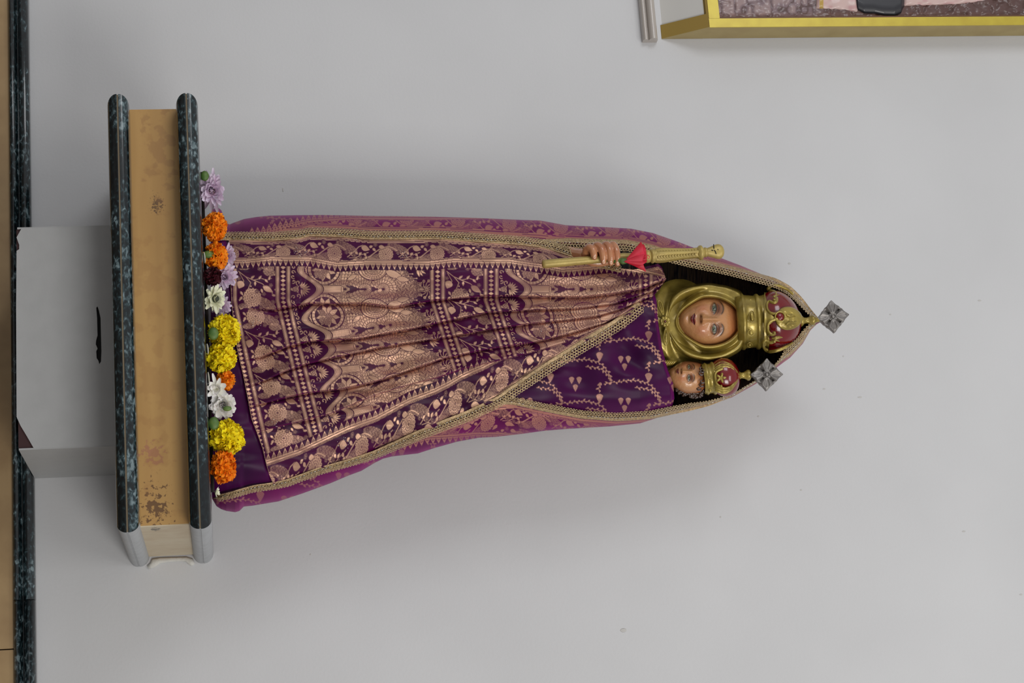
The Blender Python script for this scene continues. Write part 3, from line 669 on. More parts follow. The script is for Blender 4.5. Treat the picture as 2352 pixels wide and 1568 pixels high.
def apron_fields(px, py):
    tl = I(TL, px); tr = I(TR, px); pl = [I(p, px) for p in PL]
    al, ar = I(AL, px), I(AR, px)
    for i in range(1, 5): pl[i] = np.maximum(pl[i], pl[i-1]+1.5)
    bounds = [tl]+pl
    g = np.zeros(px.shape); h = np.zeros(px.shape)
    shift = (0.20+np.clip((px-533)*0.00025, 0, .14))*np.maximum(py-690, 0)
    a = px-shift-650
    for i in range(6):
        lo = bounds[i]; hi = bounds[i+1] if i < 5 else ar
        reg = (py >= lo) & (py < hi)
        b = 45+(py-PIL[i](px))
        g = np.where(reg, TM.at(a, b), g)
        wdt = np.maximum(hi-lo, 3); t = np.clip((py-lo)/wdt, 0, 1)
        if i < 5:
            if i == 0:
                H = 18*sst(px, 545, 700); dd = hi-py; tt = np.clip(1-dd/42, 0, 1); hh = H*sst(tt, 0, 0.8)
            else:
                H = np.minimum(22, wdt*0.6)*sst(px, 540, 680); tt = t; hh = H*(0.25*tt+0.75*tt**2)
            rr = np.clip(6.0/wdt, 0.05, 0.5); k = np.clip((t-(1-rr))/rr, 0, 1); hh = hh*np.sqrt(np.maximum(1-k**2.5, 0))
            hh = hh-(9*np.exp(-((py-lo)/3.2)**2)*sst(px, 540, 640) if i > 0 else 0)
            h = np.where(reg, hh, h)
    # right creeper border
    db = py-tr; regC = (db > 0) & (py >= bounds[5]-400)
    slope = 1.10
    wid = np.maximum(ar-tr-14, 10)
    gC = TC_.at(px*slope+60, (db-14)*0.62+1)
    st = stripes(db)
    below = db < 0
    tri = tri_row(px*1.08, -db, 14, 17)
    isC = (px < 1112) | (py > pl[4]+0.5)
    g = np.where(isC & (db > 12), gC, g); g = np.where(isC & (db >= 0) & (db < 12), st, g)
    g = np.where(isC & (db < 0) & (db > -17), np.maximum(tri, 0), g)
    g = np.where((ar-py > 14) & (ar-py < 22) & (px > 1112), np.maximum(stripes((ar-py-14)*1.5), 0), g)
    h = np.where((db > -2) & (px < 1112), np.clip(h, 0, 3), h)
    # left creeper border
    rA = py < tl
    gA = TC_.at(px+88, (py-al-16)*50/np.maximum(tl-al-16, 10))
    gA = np.where(py-al < 18, np.maximum(stripes(py-al-6), 0), gA)
    gA = np.where(tl-py < 10, np.maximum(stripes((tl-py)*1.2), 0), gA)
    g = np.where(rA, gA, g)
    trl = tri_row(px, py-tl, 12.5, 15)
    g = np.where((py > tl) & (py-tl < 15) & (px < 1480), trl, g)
    # soft buckles
    h = h+(vnoise(px/70., py/16., 12)-0.5)*11*sst(py, 600, 640)+(vnoise(px/38., py/50., 13)-0.5)*7
    h = h+2.5*np.sin(px/31.0+py/60.0)*gauss((py-(640+0.1*(px-500)))/70, 0*px)+(vnoise(px/24., py/15., 9)-0.5)*4*sst(py, 600, 640)
    h = h+6*gauss((px-(708-0.25*(py-620)))/9, (py-660)/90)*-1
    # gathered top: fine radiating creases
    ang = (py-640)/np.maximum(1545-px, 6)
    h = h+3.0*np.sin(ang*14)*sst(px, 1380, 1470)
    return g, h, al, ar
px_, py_ = np.meshgrid(np.arange(520.0, 1531.1, 1.05), np.arange(528.0, 1130.0, 1.05), indexing='ij')
g_, h_, al_, ar_ = apron_fields(px_, py_)
hem = np.interp(py_, [q[0] for q in HEM], [q[1] for q in HEM])
mask = (py_ > al_-1) & (py_ < ar_+1) & (px_ > hem)
hd = px_-hem
g_ = np.where((hd < 1.5), 0.5, g_)
sel = (px_ < 1160)
snp = (py_ > ar_) & (py_ < ar_+1.2); py_ = np.where(snp, ar_, py_); mask = (py_ > al_-1) & (py_ <= ar_+0.01) & (px_ > hem)
px_ = np.where((px_ < hem+1.05), np.where(mask, hem, px_), px_)
Wa = P(px_, py_, Ysurf(px_, py_, 7+h_))
apron = grid_obj('pleated_drape', Wa, SILK, mask=mask, attrs={'gold': g_})
apron['label'] = 'pleated gold and purple brocade cloth'; under(apron, statue)
# plain underskirt showing beneath the hem
px_, py_ = np.meshgrid(np.arange(484.0, 720.0, 3.0), np.arange(528.0, 1150.0, 3.0), indexing='ij')
fold = 5*np.sin(py_/17.0+np.sin(px_/40.0)*0.8)*sst(py_, 820, 900)
hemu = np.interp(py_, [q[0] for q in HEM], [q[1] for q in HEM])
Wu = P(px_, py_, Ysurf(px_, py_, 1.0+fold-16*sst(px_-hemu, -6, 10))); Wu[..., 2] = np.maximum(Wu[..., 2], SHELF_Z+0.001)
usk = grid_obj('underskirt', Wu, SILKP, mask=(py_ > I(AL, px_)) & (py_ < I(AR, px_)+3) & (px_ < hemu+40), attrs={'gold': 0*px_})
usk['label'] = 'plain dark plum silk skirt'; under(usk, statue)
# sequins sewn over some of the woven flowers
sq = []
for (a, b, rr_, k) in ((690, 578, 15, 16), (926, 585, 13, 14), (586, 744, 14, 16), (560, 600, 5, 3), (692, 603, 12, 7), (790, 1016, 16, 18), (634, 970, 10, 8), (1264, 752, 14, 14), (1238, 760, 8, 5), (1200, 812, 12, 7), (1012, 916, 10, 6), (735, 541, 8, 3), (820, 552, 6, 3), (1160, 620, 8, 3)):
    for i in range(k):
        an, q = rng.uniform(0, 6.28), rr_*math.sqrt(rng.uniform(0, 1)); sq.append((a+q*math.cos(an), b+q*math.sin(an)))
sq = np.array(sq); _, hs, _, _ = apron_fields(sq[:, 0], sq[:, 1]); ws = P(sq[:, 0], sq[:, 1], Ysurf(sq[:, 0], sq[:, 1], 8.2+hs))
g = Geo()
for c_ in ws: g.ell(c_, 0.00085, 6, 4)
o = g.build('sequins', mat('clear_sequin', (235, 230, 220), 0.08, metal=1.0), apron); o['kind'] = 'stuff'
# inner dress with vine brocade
TOP = [(640, 1492), (690, 1508), (740, 1512), (800, 1521), (850, 1534), (880, 1546), (915, 1549), (945, 1540), (960, 1520)]
px_, py_ = np.meshgrid(np.arange(1120.0, 1552.0, 1.2), np.arange(640.0, 962.0, 1.2), indexing='ij')
topx = np.interp(py_, [q[0] for q in TOP], [q[1] for q in TOP])
q1 = (px_-1400)*0.8+(py_-850)*0.6; q2 = -(px_-1400)*0.55+(py_-850)*0.85
hh = 13*np.sin((px_*0.55-py_*0.84+40)/14+np.sin(py_/40.0))*gauss((px_-1455)/62, (py_-785)/80)+7*np.sin((px_*0.2-py_*0.98)/17+np.sin(px_/50.0))*gauss((px_-1330)/110, (py_-880)/60)+20*gauss((px_-1440)/100, (py_-890)/60)+5*np.sin((px_+py_*0.9-2200)/19)*gauss((px_-1470)/70, (py_-780)/70)+3*np.sin((py_-900+0.15*(px_-1500))/9)*sst(px_, 1380, 1520)*sst(py_, 830, 900)
hh = hh-14*sst(px_-topx, -10, 0)**2
gv = TV.at(px_-1291, py_-925)*0.92
over = (px_ > topx) & (px_ < topx+1.5); px_ = np.where(over, topx, px_); mk = (px_ <= topx) & (py_ > I(AR, px_)-12) & (py_ < np.interp(px_, [q[0] for q in LACER], [q[1] for q in LACER])+4)
dress = grid_obj('inner_dress', P(px_, py_, Ysurf(px_, py_, hh-3)), SILKP, mask=mk, attrs={'gold': gv})
dress['label'] = 'dark purple silk dress with thin gold vines'; under(dress, statue)

# ------------------------------------------------------------------ lace
LACE = mat('gilt_lace_thread', (214, 190, 148), 0.34, metal=0.55, noise=(260, (150, 124, 88), 0.8, (1, 1, 1)))
TAPE = mat('gilt_tape', (196, 166, 124), 0.5, metal=0.35, noise=(300, (120, 100, 72), 0.8, (1, 1, 1)))
SHINE = mat('silver_bead', (225, 222, 215), 0.15, metal=1.0)
def resample(pts, step):
    p = np.array(pts, float); d = np.hypot(*np.diff(p, axis=0).T); c = np.concatenate([[0], np.cumsum(d)])
    q = np.arange(0, c[-1], step); return np.stack([np.interp(q, c, p[:, 0]), np.interp(q, c, p[:, 1])], 1)
def smooth(p, n=3):
    for _ in range(n): p = np.concatenate([p[:1], (p[:-2]+2*p[1:-1]+p[2:])/4, p[-1:]])
    return p
def lace(parent, path, width, side, off, rows=3, tape=0.35, taper=None):
    # side=+1: open loops on the side of larger photo-y / left normal
    c = smooth(resample(path, 3.0), 6); T = np.gradient(c, axis=0); T /= np.linalg.norm(T, axis=1)[:, None]
    N = np.stack([-T[:, 1], T[:, 0]], 1)*side
    wv = np.full(len(c), float(width))
    if taper is not None: wv = wv*np.interp(np.linspace(0, 1, len(c)), [t[0] for t in taper], [t[1] for t in taper])
    ts = np.linspace(-0.5, -0.5+tape, 5)
    q = c[:, None]+N[:, None]*wv[:, None, None]*ts[None, :, None]
    off_t = off-1.0
    o = grid_obj('lace_tape', P(q[..., 0], q[..., 1], Ysurf(q[..., 0], q[..., 1], off_t)), TAPE, None, thick=0.0008)
    o.parent = parent
    root = o
    cs = np.cumsum(np.full(len(c), 3.0)); pitch = 6.9
    G = Geo(); Bd = Geo(); nA, nB = 8, 4
    al = np.arange(nA)*2*math.pi/nA; be = np.arange(nB)*2*math.pi/nB
    Vs = []; k = 0
    for r in range(rows):
        f = -0.5+tape+(r+0.5)*(1-tape)/rows
        for s_ in np.arange(2+r*pitch/2, cs[-1]-2, pitch):
            i = s_/3.0-1; i = min(max(i, 0), len(c)-1.001); i0 = int(i); fr = i-i0
            w_ = wv[i0]; cc = (c[i0]*(1-fr)+c[i0+1]*fr)+N[i0]*w_*f
            tt = T[i0]*math.cos(0.55*(1 if r % 2 else -1))+N[i0]*math.sin(0.55*(1 if r % 2 else -1)); nn = np.array([-tt[1], tt[0]])
            ra = 3.1*w_/width; rb = 2.6*(w_*(1-tape)/rows)/6.0*1.15; rt = 1.05
            j = rng.uniform(-0.5, 0.5, 3)
            R_ = np.stack([(ra+rt*np.cos(be)[None, :])*np.cos(al)[:, None], (rb+rt*np.cos(be)[None, :])*np.sin(al)[:, None], rt*np.sin(be)[None, :]+0*al[:, None]], -1)
            xy = cc+j[:2]*0.6+R_[..., :1]*tt+R_[..., 1:2]*nn
            Vs.append(np.stack([xy[..., 0], xy[..., 1], off+1.6+j[2]*2.0+R_[..., 2]+0.8*R_[..., 0]*j[0]], -1)); k += 1
    Vs = np.array(Vs)                             # k,nA,nB,3
    Yv = Ysurf(Vs[..., 0], Vs[..., 1], 0)-Vs[..., 2]*S
    W_ = P(Vs[..., 0], Vs[..., 1], Yv).reshape(-1, 3)
    ia = np.arange(nA)[:, None]; ib = np.arange(nB)[None]; ja = (ia+1) % nA; jb = (ib+1) % nB
    f0 = np.stack([ia*nB+ib, ja*nB+ib, ja*nB+jb, ia*nB+jb], -1).reshape(-1, 4)
    F = (f0[None]+(np.arange(k)*nA*nB)[:, None, None]).reshape(-1, 4)
    o2 = mesh_obj('lace_loops', W_, F, LACE); o2['kind'] = 'stuff'; o2.parent = parent
    # bright tubular beads along the tape edge
    fb = -0.5+tape; V8 = []
    st = 0
    for s_ in np.arange(4, cs[-1]-4, 9.0):
        if rng.random() < 0.35: continue
        i0 = int(s_/3.0-1); i0 = max(0, min(i0, len(c)-2)); cc = c[i0]+N[i0]*wv[i0]*fb; t = T[i0]
        for e, rr in ((-3, 0.9), (3, 0.9)):
            for an in (0, 1.57, 3.14, 4.71): V8.append((*(cc+t*e+N[i0]*rr*math.cos(an)), off+2.0+rr*math.sin(an)))
    V8 = np.array(V8); kb = len(V8)//8
    Wb = P(V8[:, 0], V8[:, 1], Ysurf(V8[:, 0], V8[:, 1], 0)-V8[:, 2]*S)
    fb_ = np.array([(0, 1, 5, 4), (1, 2, 6, 5), (2, 3, 7, 6), (3, 0, 4, 7), (0, 3, 2, 1), (4, 5, 6, 7)])
    Fb = (fb_[None]+(np.arange(kb)*8)[:, None, None]).reshape(-1, 4)
    o3 = mesh_obj('lace_beads', Wb, Fb, SHINE, smooth=False); o3['kind'] = 'stuff'; o3.parent = parent
sub = lambda tab, a, b, st=8: [(v, float(I(tab, v))) for v in np.arange(a, b, st)]
lace(apron, sub(AL, 500, 1432), 19, -1, 11, rows=3, tape=0.3)
lace(apron, sub(AR, 498, 1478), 25, 1, 11, rows=3, tape=0.36, taper=[(0, 0.62), (0.3, 0.7), (0.5, 0.95), (1, 1.15)])
lace(mantle, sub(LACEL, 1236, 1880, 6), 21, 1, 3, rows=3, tape=0.35, taper=[(0, 0.6), (0.1, 1.2), (0.8, 1), (0.93, 0.7), (1, 0.4)])
lace(mantle, sub(LACER, 1148, 1880, 6), 19, -1, 3, rows=3, tape=0.35, taper=[(0, 0.9), (0.4, 1), (0.55, 0.9), (0.68, 0.25), (0.85, 0.3), (0.88, 0.9), (0.95, 0.8), (1, 0.4)])
g = Geo(); g.tube([P(x, 1143+0.12*(500-x)*0, Ysurf(x, 1141, 14)) for x in np.linspace(491, 512, 8)], 0.0016, 6)
g.build('hanging_thread', TAPE, apron)
# ------------------------------------------------------------------ statue: face, veil, crowns
GOLDM = mat('gold_paint', (174, 152, 70), 0.34, metal=0.45, coat=0.4, noise=(30, (120, 100, 38), 0.8, (1, 1, 1)), bump=(110, 0.0006))
REDE = mat('red_enamel', (112, 6, 16), 0.2, coat=0.5, bump=(70, 0.0005))
SKIN = mat('painted_flesh', (200, 150, 110), 0.3, coat=0.45, attr='paint', bump=(110, 0.0014))
HAIR = mat('brown_painted_hair', (62, 38, 24), 0.25, coat=0.8)
SILV = mat('tarnished_silver', (138, 133, 129), 0.36, metal=0.5, noise=(60, (100, 95, 92), 0.6, (1, 1, 1)))
BLACKM = mat('black_line', (14, 12, 10), 0.7)
YH = -0.240
def face(name, parent, cen, a, b, axis, eyes, k, D0, Y0, ev, nv, mv, rot=0.0, child=False):
    # cen: oval centre (px, py); axis: py of the nose line; eyes: (du_left, du_right); ev/nv/mv: px of eyes, nose base, mouth
    n = 220; m_ = 190
    v, u = np.meshgrid(np.linspace(-1.16, 1.16, n)*a, np.linspace(-1.16, 1.16, m_)*b, indexing='ij')
    bw = b*(1-0.17*sst(-v, 0.15*a, 1.0*a))
    r2 = (v/a)**2+(u/bw)**2
    d = D0*np.sqrt(np.maximum(1.30-r2, 0.0))-D0*0.55
    px = cen[0]+v; py = cen[1]+u+rot*v
    U = py-rot*(px-cen[0])-axis; K = k
    col = np.zeros(v.shape+(3,)); 
    base = np.array(L3((190, 136, 90)))*np.ones_like(col)
    def blend(c, rgb, w): return c*(1-w[..., None])+L3(rgb)*w[..., None]
    c = base
    c = blend(c, (190, 104, 76), 0.45*(gauss((px-(nv+2*K))/(15*K), (U-26*K)/(13*K))+gauss((px-(nv+2*K))/(15*K), (U+26*K)/(12*K))))
    c = blend(c, (128, 72, 40), 0.75*sst(r2, 0.5, 1.05)); c = blend(c, (186, 100, 54), 0.6*sst(px-(ev+26*K), 0, 22*K))  # edge shading painted into the skin colour, then a warmer forehead
    e1, e2 = eyes
    for e in (e1, e2):
        s_ = abs(e)/24.0/K; du = (U-e)/max(s_, 0.75); dv = px-ev
        d = d-6*K*gauss((dv-3*K)/(10*K), du/(15*K))
        d = d+4.2*K*np.sqrt(np.maximum(1-(dv/(8.5*K))**2-(du/(12.5*K))**2, 0))
        lid = 4.5*K*(1-(du/(12*K))**2); lo = -4.2*K*(1-(du/(12*K))**2)
        d = d+1.8*K*gauss((dv-lid-2.0*K)/(2.0*K), du/(13*K))-1.6*K*gauss((dv-lid-6.0*K)/(1.6*K), du/(13*K))+1.0*K*gauss((dv-lo+2*K)/(2.0*K), du/(11*K))
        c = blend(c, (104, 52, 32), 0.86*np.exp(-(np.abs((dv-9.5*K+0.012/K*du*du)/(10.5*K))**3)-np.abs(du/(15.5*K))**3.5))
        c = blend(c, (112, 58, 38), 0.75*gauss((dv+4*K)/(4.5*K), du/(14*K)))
        ins = (dv < lid) & (dv > lo) & (np.abs(du) < 11.8*K)
        c = np.where(ins[..., None], L3((150, 142, 120)), c)
        ri = np.hypot(dv-0.4*K, du)
        c = np.where((ins & (ri < 6.2*K))[..., None], L3((52, 56, 40)), c)
        c = np.where((ins & (ri < 4.9*K))[..., None], L3((92, 104, 74)), c)
        c = np.where((ins & (ri < 2.5*K))[..., None], L3((14, 14, 12)), c)
        c = np.where((ins & (np.hypot(dv-2*K, du-1.6*K) < 1.0*K))[..., None], L3((235, 235, 225)), c)  # highlight dot painted into the eye
        c = blend(c, (34, 20, 14), 0.95*np.exp(-((dv-lid-0.8*K)/(2.2*K))**2)*(np.abs(du) < 13.5*K))
        c = blend(c, (70, 38, 28), 0.85*np.exp(-((dv-lo)/(1.3*K))**2)*(np.abs(du) < 12*K))
        c = blend(c, (92, 48, 34), 0.7*np.exp(-((dv-lid-6*K)/(1.2*K))**2)*sst(13*K-np.abs(du), 0, 5*K))
        so = np.sign(e); bl = 20.5*K-0.030/K*(du*so+1*K)**2+1.0*K
        wt = sst(-(np.abs(du*so-1*K)), -18*K, -11*K)
        c = blend(c, (44, 26, 18), 0.95*np.exp(-((dv-bl)/(2.2*K))**2)*wt)
        d = d+1.6*K*gauss((dv-bl)/(4*K), du/(16*K))
    # nose
    t = np.clip((px-nv)/((ev+8*K)-nv), 0, 1)
    w_ = (6.6-2.6*t)*K; hN = (13.5-9*t)*K*sst(px, nv-4*K, nv+4*K)*(1-sst(px, ev+6*K, ev+22*K))
    d = d+hN*np.exp(-(U/w_)**2)
    d = d+5*K*gauss((px-nv-3.5*K)/(6*K), U/(7*K))
    for s_ in (-1, 1):
        d = d+3.6*K*gauss((px-nv-3*K)/(4.5*K), (U-8.5*K*s_)/(3.8*K))
        c = blend(c, (46, 18, 14), 0.95*gauss((px-nv+0.5*K)/(2.2*K), (U-5.5*K*s_)/(3.6*K)))
        d = d-2.0*K*gauss((px-nv+0.5*K)/(2.0*K), (U-5*K*s_)/(3.0*K))
    c = blend(c, (160, 84, 62), 0.4*gauss((px-nv)/(4*K), U/(12*K)))
    # mouth
    dm = px-mv; hw = (13.5 if not child else 11)*K
    mid = -0.8*K*np.cos(U/hw*math.pi*1.0)+0.010/K*U*U*0.6
    up = mid+6.0*K*(1-(U/hw)**2)*(1-0.28*np.exp(-(U/(2.6*K))**2)); dn = mid-6.8*K*(1-(U/(hw*0.92))**2)
    lip = (dm < up) & (dm > dn) & (np.abs(U) < hw)
    c = np.where(lip[..., None], L3((116, 34, 32)), c)
    c = blend(c, (52, 12, 14), 0.95*np.exp(-((dm-mid)/(1.1*K))**2)*(np.abs(U) < hw))
    d = d+2.6*K*gauss((dm-mid-3*K)/(3*K), U/(hw*0.75))+3.4*K*gauss((dm-mid+3.4*K)/(3.2*K), U/(hw*0.6))-1.8*K*gauss((dm-mid)/(1.1*K), U/(hw*0.8))
    d = d-2.2*K*gauss((dm+12*K)/(3.5*K), U/(9*K))+4*K*gauss((dm+25*K)/(9*K), U/(12*K))
    d = d+2.5*K*(gauss((px-nv)/(14*K), (U-25*K)/(12*K))+gauss((px-nv)/(14*K), (U+25*K)/(12*K)))
    W_ = P(px, py, Y0-d*S)
    # put the true Y direction under it so that the relief keeps its shape from the side
    o = grid_obj(name, W_, SKIN, None, mask=(r2 < 1.295), cols={'paint': c}, flip=False)
    return under(o, parent)
mary = face('face', statue, (1628.5, 737.5), 71, 55, 732.5, (-24.5, 23.5), 1.0, 62, YH-0.018, 1640, 1611, 1593)
mary['label'] = 'painted glossy face with grey green eyes'

def YHd(d): return YH-d*S
# veil around the face (polar sheet)
th = np.linspace(0, 2*math.pi, 260, endpoint=False)
OUTL = [(1716, 738), (1713, 700), (1704, 670), (1680, 659), (1650, 653), (1600, 652), (1562, 660), (1540, 676), (1530, 700), (1529, 738), (1533, 770), (1545, 797), (1562, 814), (1600, 829), (1648, 829), (1680, 818), (1704, 802), (1714, 772)]
oc = (1628.5, 738.0)
ao = np.array([math.atan2(p[1]-oc[1], p[0]-oc[0]) for p in OUTL]); ro = np.array([math.hypot(p[1]-oc[1], p[0]-oc[0]) for p in OUTL])
od = np.argsort(ao); RO = np.interp(((th+math.pi) % (2*math.pi))-math.pi, ao[od], ro[od], period=2*math.pi)
RO = (RO+np.roll(RO, 2)+np.roll(RO, -2))/3
bwv = 55*(1-0.17*sst(-np.cos(th), 0.15, 1.0))
RI = 1/np.sqrt((np.cos(th)/70.5)**2+(np.sin(th)/bwv)**2)
rho = np.linspace(-0.06, 1.0, 60)[:, None]
R_ = RI[None]+(RO-RI)[None]*rho
pxv = oc[0]+R_*np.cos(th)[None]; pyv = oc[1]+R_*np.sin(th)[None]
gd = np.clip(0.5-0.75*np.cos(th)+0.45*np.sin(th), 0.05, 1.2)[None]      # deeper grooves below and to the right
dist = (R_-RI[None])
dv_ = 34+7*np.exp(-((dist-5)/4.5)**2)-8*sst(dist, 6, 16)*gd-24*np.exp(-((dist-16)/6.0)**2)*gd+12*np.exp(-((rho-0.72)/0.20)**2)*gd
dv_ = dv_-60*sst(rho, 0.80, 1.04)**1.5-26*sst(-rho, -0.02, 0.06)
dv_ = dv_+1.4*np.sin(th*7+rho*5)[...]*sst(rho, 0.3, 0.6)*gd-8*sst(-np.cos(th), 0.3, 1)[None]
veil = under(grid_obj('veil', P(pxv, pyv, YHd(dv_)), GOLDM, wrap=True, flip=True), statue); veil['label'] = 'gold painted veil framing the face'
# collar and shoulders with sweeping folds
px_, py_ = np.meshgrid(np.arange(1478, 1612, 0.8), np.arange(640, 872, 0.8), indexing='ij')
SHL = [(640, 1590), (655, 1612), (850, 1600), (872, 1540)]
cc_ = (py_-745)
d_ = 26-0.0042*cc_**2-0.05*np.maximum(px_-1530, 0)
ra = np.hypot(px_-1640, (py_-738)*1.0)
d_ = d_+4.5*np.sin((ra-88)/6.2+0.6*np.sin(cc_/40))*sst(np.abs(cc_), 14, 40)*(1-sst(np.abs(cc_), 85, 110))
d_ = d_+7*gauss((px_-(1528+0.1*np.abs(cc_)))/7, cc_/70)
mk = (((px_-1560)/85)**2+((py_-748)/(108))**2 < 1)
mk &= ~((py_ > 842) & (px_ > 1556))
sh = under(grid_obj('collar', P(px_, py_, YHd(d_)), GOLDM, mask=mk), statue)
# gathered cloth edge right of the collar
g = Geo()
for i in range(7):
    g.tube([P(1512+i*5, 843-i*0.8, YHd(22)), P(1518+i*5, 836-i*0.5, YHd(26)), P(1524+i*5, 828, YHd(24))], 0.0019, 7)
under(g.build('collar_ruffle', GOLDM), statue)
# brooch with two ribbon loops
g = Geo(); bc = (1527.5, 738)
for j in range(8):
    an = j*math.pi/4+0.2; c_ = P(bc[0]+8.5*math.cos(an), bc[1]+8.5*math.sin(an), YHd(38.5))
    g.ell(c_, (0.0043, 0.0030, 0.0043), 9, 6)
g.tube([P(bc[0]+4.5*math.cos(t), bc[1]+4.5*math.sin(t), YHd(41.5)) for t in np.arange(10)*2*math.pi/10], 0.0012, 6, True)
br = under(g.build('brooch', GOLDM), statue)
g = Geo(); g.ell(P(*bc, YHd(40.5)), (0.0026, 0.0024, 0.0026), 10, 7); o = g.build('gem', mat('brown_gem', (96, 40, 24), 0.2, coat=1)); o.parent = br; o.matrix_parent_inverse = br.matrix_parent_inverse @ Matrix.Identity(4); o.matrix_parent_inverse = Matrix.Identity(4)
for (tip, bs_) in (((1513, 690), (1523, 722)), ((1529, 792), (1529, 755))):
    g = Geo(); A_ = np.array(tip, float); B_ = np.array(bs_, float); ax = A_-B_; nn = np.array([-ax[1], ax[0]])/np.hypot(*ax)
    pts = [B_+ax*(0.5-0.5*math.cos(t))+nn*6.2*math.sin(t)*(0.45+0.55*(0.5-0.5*math.cos(t))) for t in np.arange(18)*2*math.pi/18]
    g.tube([P(p[0], p[1], YHd(37.5)) for p in pts], 0.0017, 7, True)
    g.tube([P(*(B_+ax*t), YHd(37)) for t in (0.1, 0.5, 0.85)], 0.0011, 6)
    under(g.build('ribbon_loop', GOLDM), statue)

TAU = math.radians(11)
def lathe_px(prof, py0, slope, n=72, YY=YH, sc=S, ph=None, mod=None, tau=TAU, closed=True):
    # prof: (px, radius px); the axis runs up the statue at photo row py0+slope*(px-prof[0][0])
    rows = []; ph = np.linspace(0, 2*math.pi, n, endpoint=False) if ph is None else ph
    ax = P(prof[-1][0], py0+slope*(prof[-1][0]-prof[0][0]), YY)-P(prof[0][0], py0, YY); ax /= np.linalg.norm(ax)
    X = np.array([1.0, 0, 0]); X = X-ax*X.dot(ax); X /= np.linalg.norm(X)
    F_ = np.array([0, -math.cos(tau), -math.sin(tau)])
    for (px, r) in prof:
        c = P(px, py0+slope*(px-prof[0][0]), YY)
        rr = r*sc*(mod(px, ph) if mod is not None else 1.0)
        rows.append(c[None]+(np.cos(ph)*rr)[:, None]*X+(np.sin(ph)*rr)[:, None]*F_)
    return np.array(rows)
def lathe_obj(name, prof, py0, slope, m, parent, n=72, YY=YH, **k):
    W_ = lathe_px(prof, py0, slope, n, YY, **k)
    W_ = np.concatenate([W_[:1]*0+W_[:1].mean(1, keepdims=True), W_, W_[-1:]*0+W_[-1:].mean(1, keepdims=True)])
    o = grid_obj(name, W_, m, wrap=True, flip=True); return under(fixn(o), parent)
def child_of(o, par): o.parent = par; return o    # par itself keeps world coordinates in its mesh

# Mary's crown
prof = [(1690, 62), (1700, 64), (1702, 66.5), (1705, 67.5), (1708, 66.5), (1710, 63.5), (1713, 63), (1732, 61.5), (1734, 63), (1736, 65.5), (1739, 66.2), (1742, 65.5), (1744, 63), (1747, 61.5), (1752, 62.5), (1757, 64.5), (1760, 66), (1761, 64)]
crown = lathe_obj('crown', prof, 738.5, 0.0, GOLDM, statue, n=120)
crown['label'] = 'large gold crown with a red cap'
capr = [(1760, 66), (1770, 71.5), (1782, 74), (1794, 72), (1806, 66), (1817, 57), (1827, 44), (1834, 30), (1839, 14), (1840.5, 3)]
Wc = lathe_px(capr, 738.5, -0.02, 100); o = grid_obj('crown_cap', Wc, REDE, wrap=True, flip=True); child_of(o, crown); o['label'] = 'red enamelled cap of the crown'
def capY(px, py, off=0.0, cx=738.5):
    R = np.interp(px, [q[0] for q in capr], [q[1] for q in capr]); return YH-(np.sqrt(np.maximum(R*R-(py-cx)**2, 9))+off)*S
def front_tube(name, pts, rad, par, m=GOLDM, Yf=capY, off=1.5, n=8, **k):
    p = smooth(resample(pts, 2.0), 3); rr = np.interp(np.linspace(0, 1, len(p)), np.linspace(0, 1, len(rad)), rad)*S*(1.3 if name == 'scroll' else 1.1) if not np.isscalar(rad) else rad*S
    g = Geo(); g.tube([P(a, b, float(Yf(a, b, off))) for a, b in p], rr, n, **k); return child_of(g.build(name, m), par)
def arc(c, r, a0, a1, n=14, e=1.0): return [(c[0]+r*e*math.cos(math.radians(t)), c[1]+r*math.sin(math.radians(t))) for t in np.linspace(a0, a1, n)]
# medallions studs on the band
for (px, py, ea, eb) in ((1723, 690, 4.2, 4.2), (1727, 727, 4.5, 11), (1725, 764, 5, 5), (1722, 792, 4, 3)):
    g = Geo(); Y_ = YH-math.sqrt(63**2-(py-738.5)**2)*S
    g.ell(P(px, py, Y_-3.5*S), (eb*S, 3.6*S, ea*S), 14, 8)
    if ea != eb or True:
        tt = np.arange(16)*2*math.pi/16
        g.tube([P(px+(ea+2.2)*math.cos(t), py+(eb+2.2)*math.sin(t), YH-(math.sqrt(63**2-min(62.0, abs(py+(eb+2)*math.sin(t)-738.5))**2)+3.5)*S) for t in tt], 0.0009, 6, True)
    child_of(g.build('stud', GOLDM), crown)
# gold plate under the scrolls, with scalloped valleys
px_, ph_ = np.meshgrid(np.linspace(0, 1, 14), np.linspace(-66.0, 66.0, 120), indexing='ij')
edge = 1765+ph_*0
edge = np.where(True, 1769-9*gauss((ph_+33)/13, 0*ph_)-11*gauss((ph_-22)/13, 0*ph_)-12*gauss((ph_-57)/9, 0*ph_)-10*gauss((ph_+62)/8, 0*ph_)+12*gauss((ph_+6)/9, 0*ph_), 0)
pxx = 1755+(edge-1755)*px_; pyy = 738.5+ph_
child_of(grid_obj('crown_rim', P(pxx, pyy, capY(pxx, pyy, 4.0)), GOLDM, thick=0.003), crown)
front_tube('scroll', [(1782, 682)]+arc((1776, 676), 7, 40, -60, 6)+[(1768, 668), (1763, 663), (1772, 656), (1790, 656), (1808, 664), (1822, 676)], [2.2, 3.4, 3.2, 2.8, 2.4], crown, off=6.5)
front_tube('scroll', [(1783, 684)]+arc((1778, 690), 6, -30, 120, 8)+[(1766, 690), (1761, 698), (1762, 710), (1768, 718), (1778, 721), (1786, 720)], [3.6, 3.2, 2.6, 2.4, 2.6, 3.2], crown, off=6.5)
front_tube('scroll', [(1786, 732), (1778, 734), (1768, 738), (1763, 748), (1764, 760), (1770, 768), (1777, 768), (1781, 763)], [3.0, 2.6, 2.4, 2.6, 3.2, 3.6], crown, off=6.5)
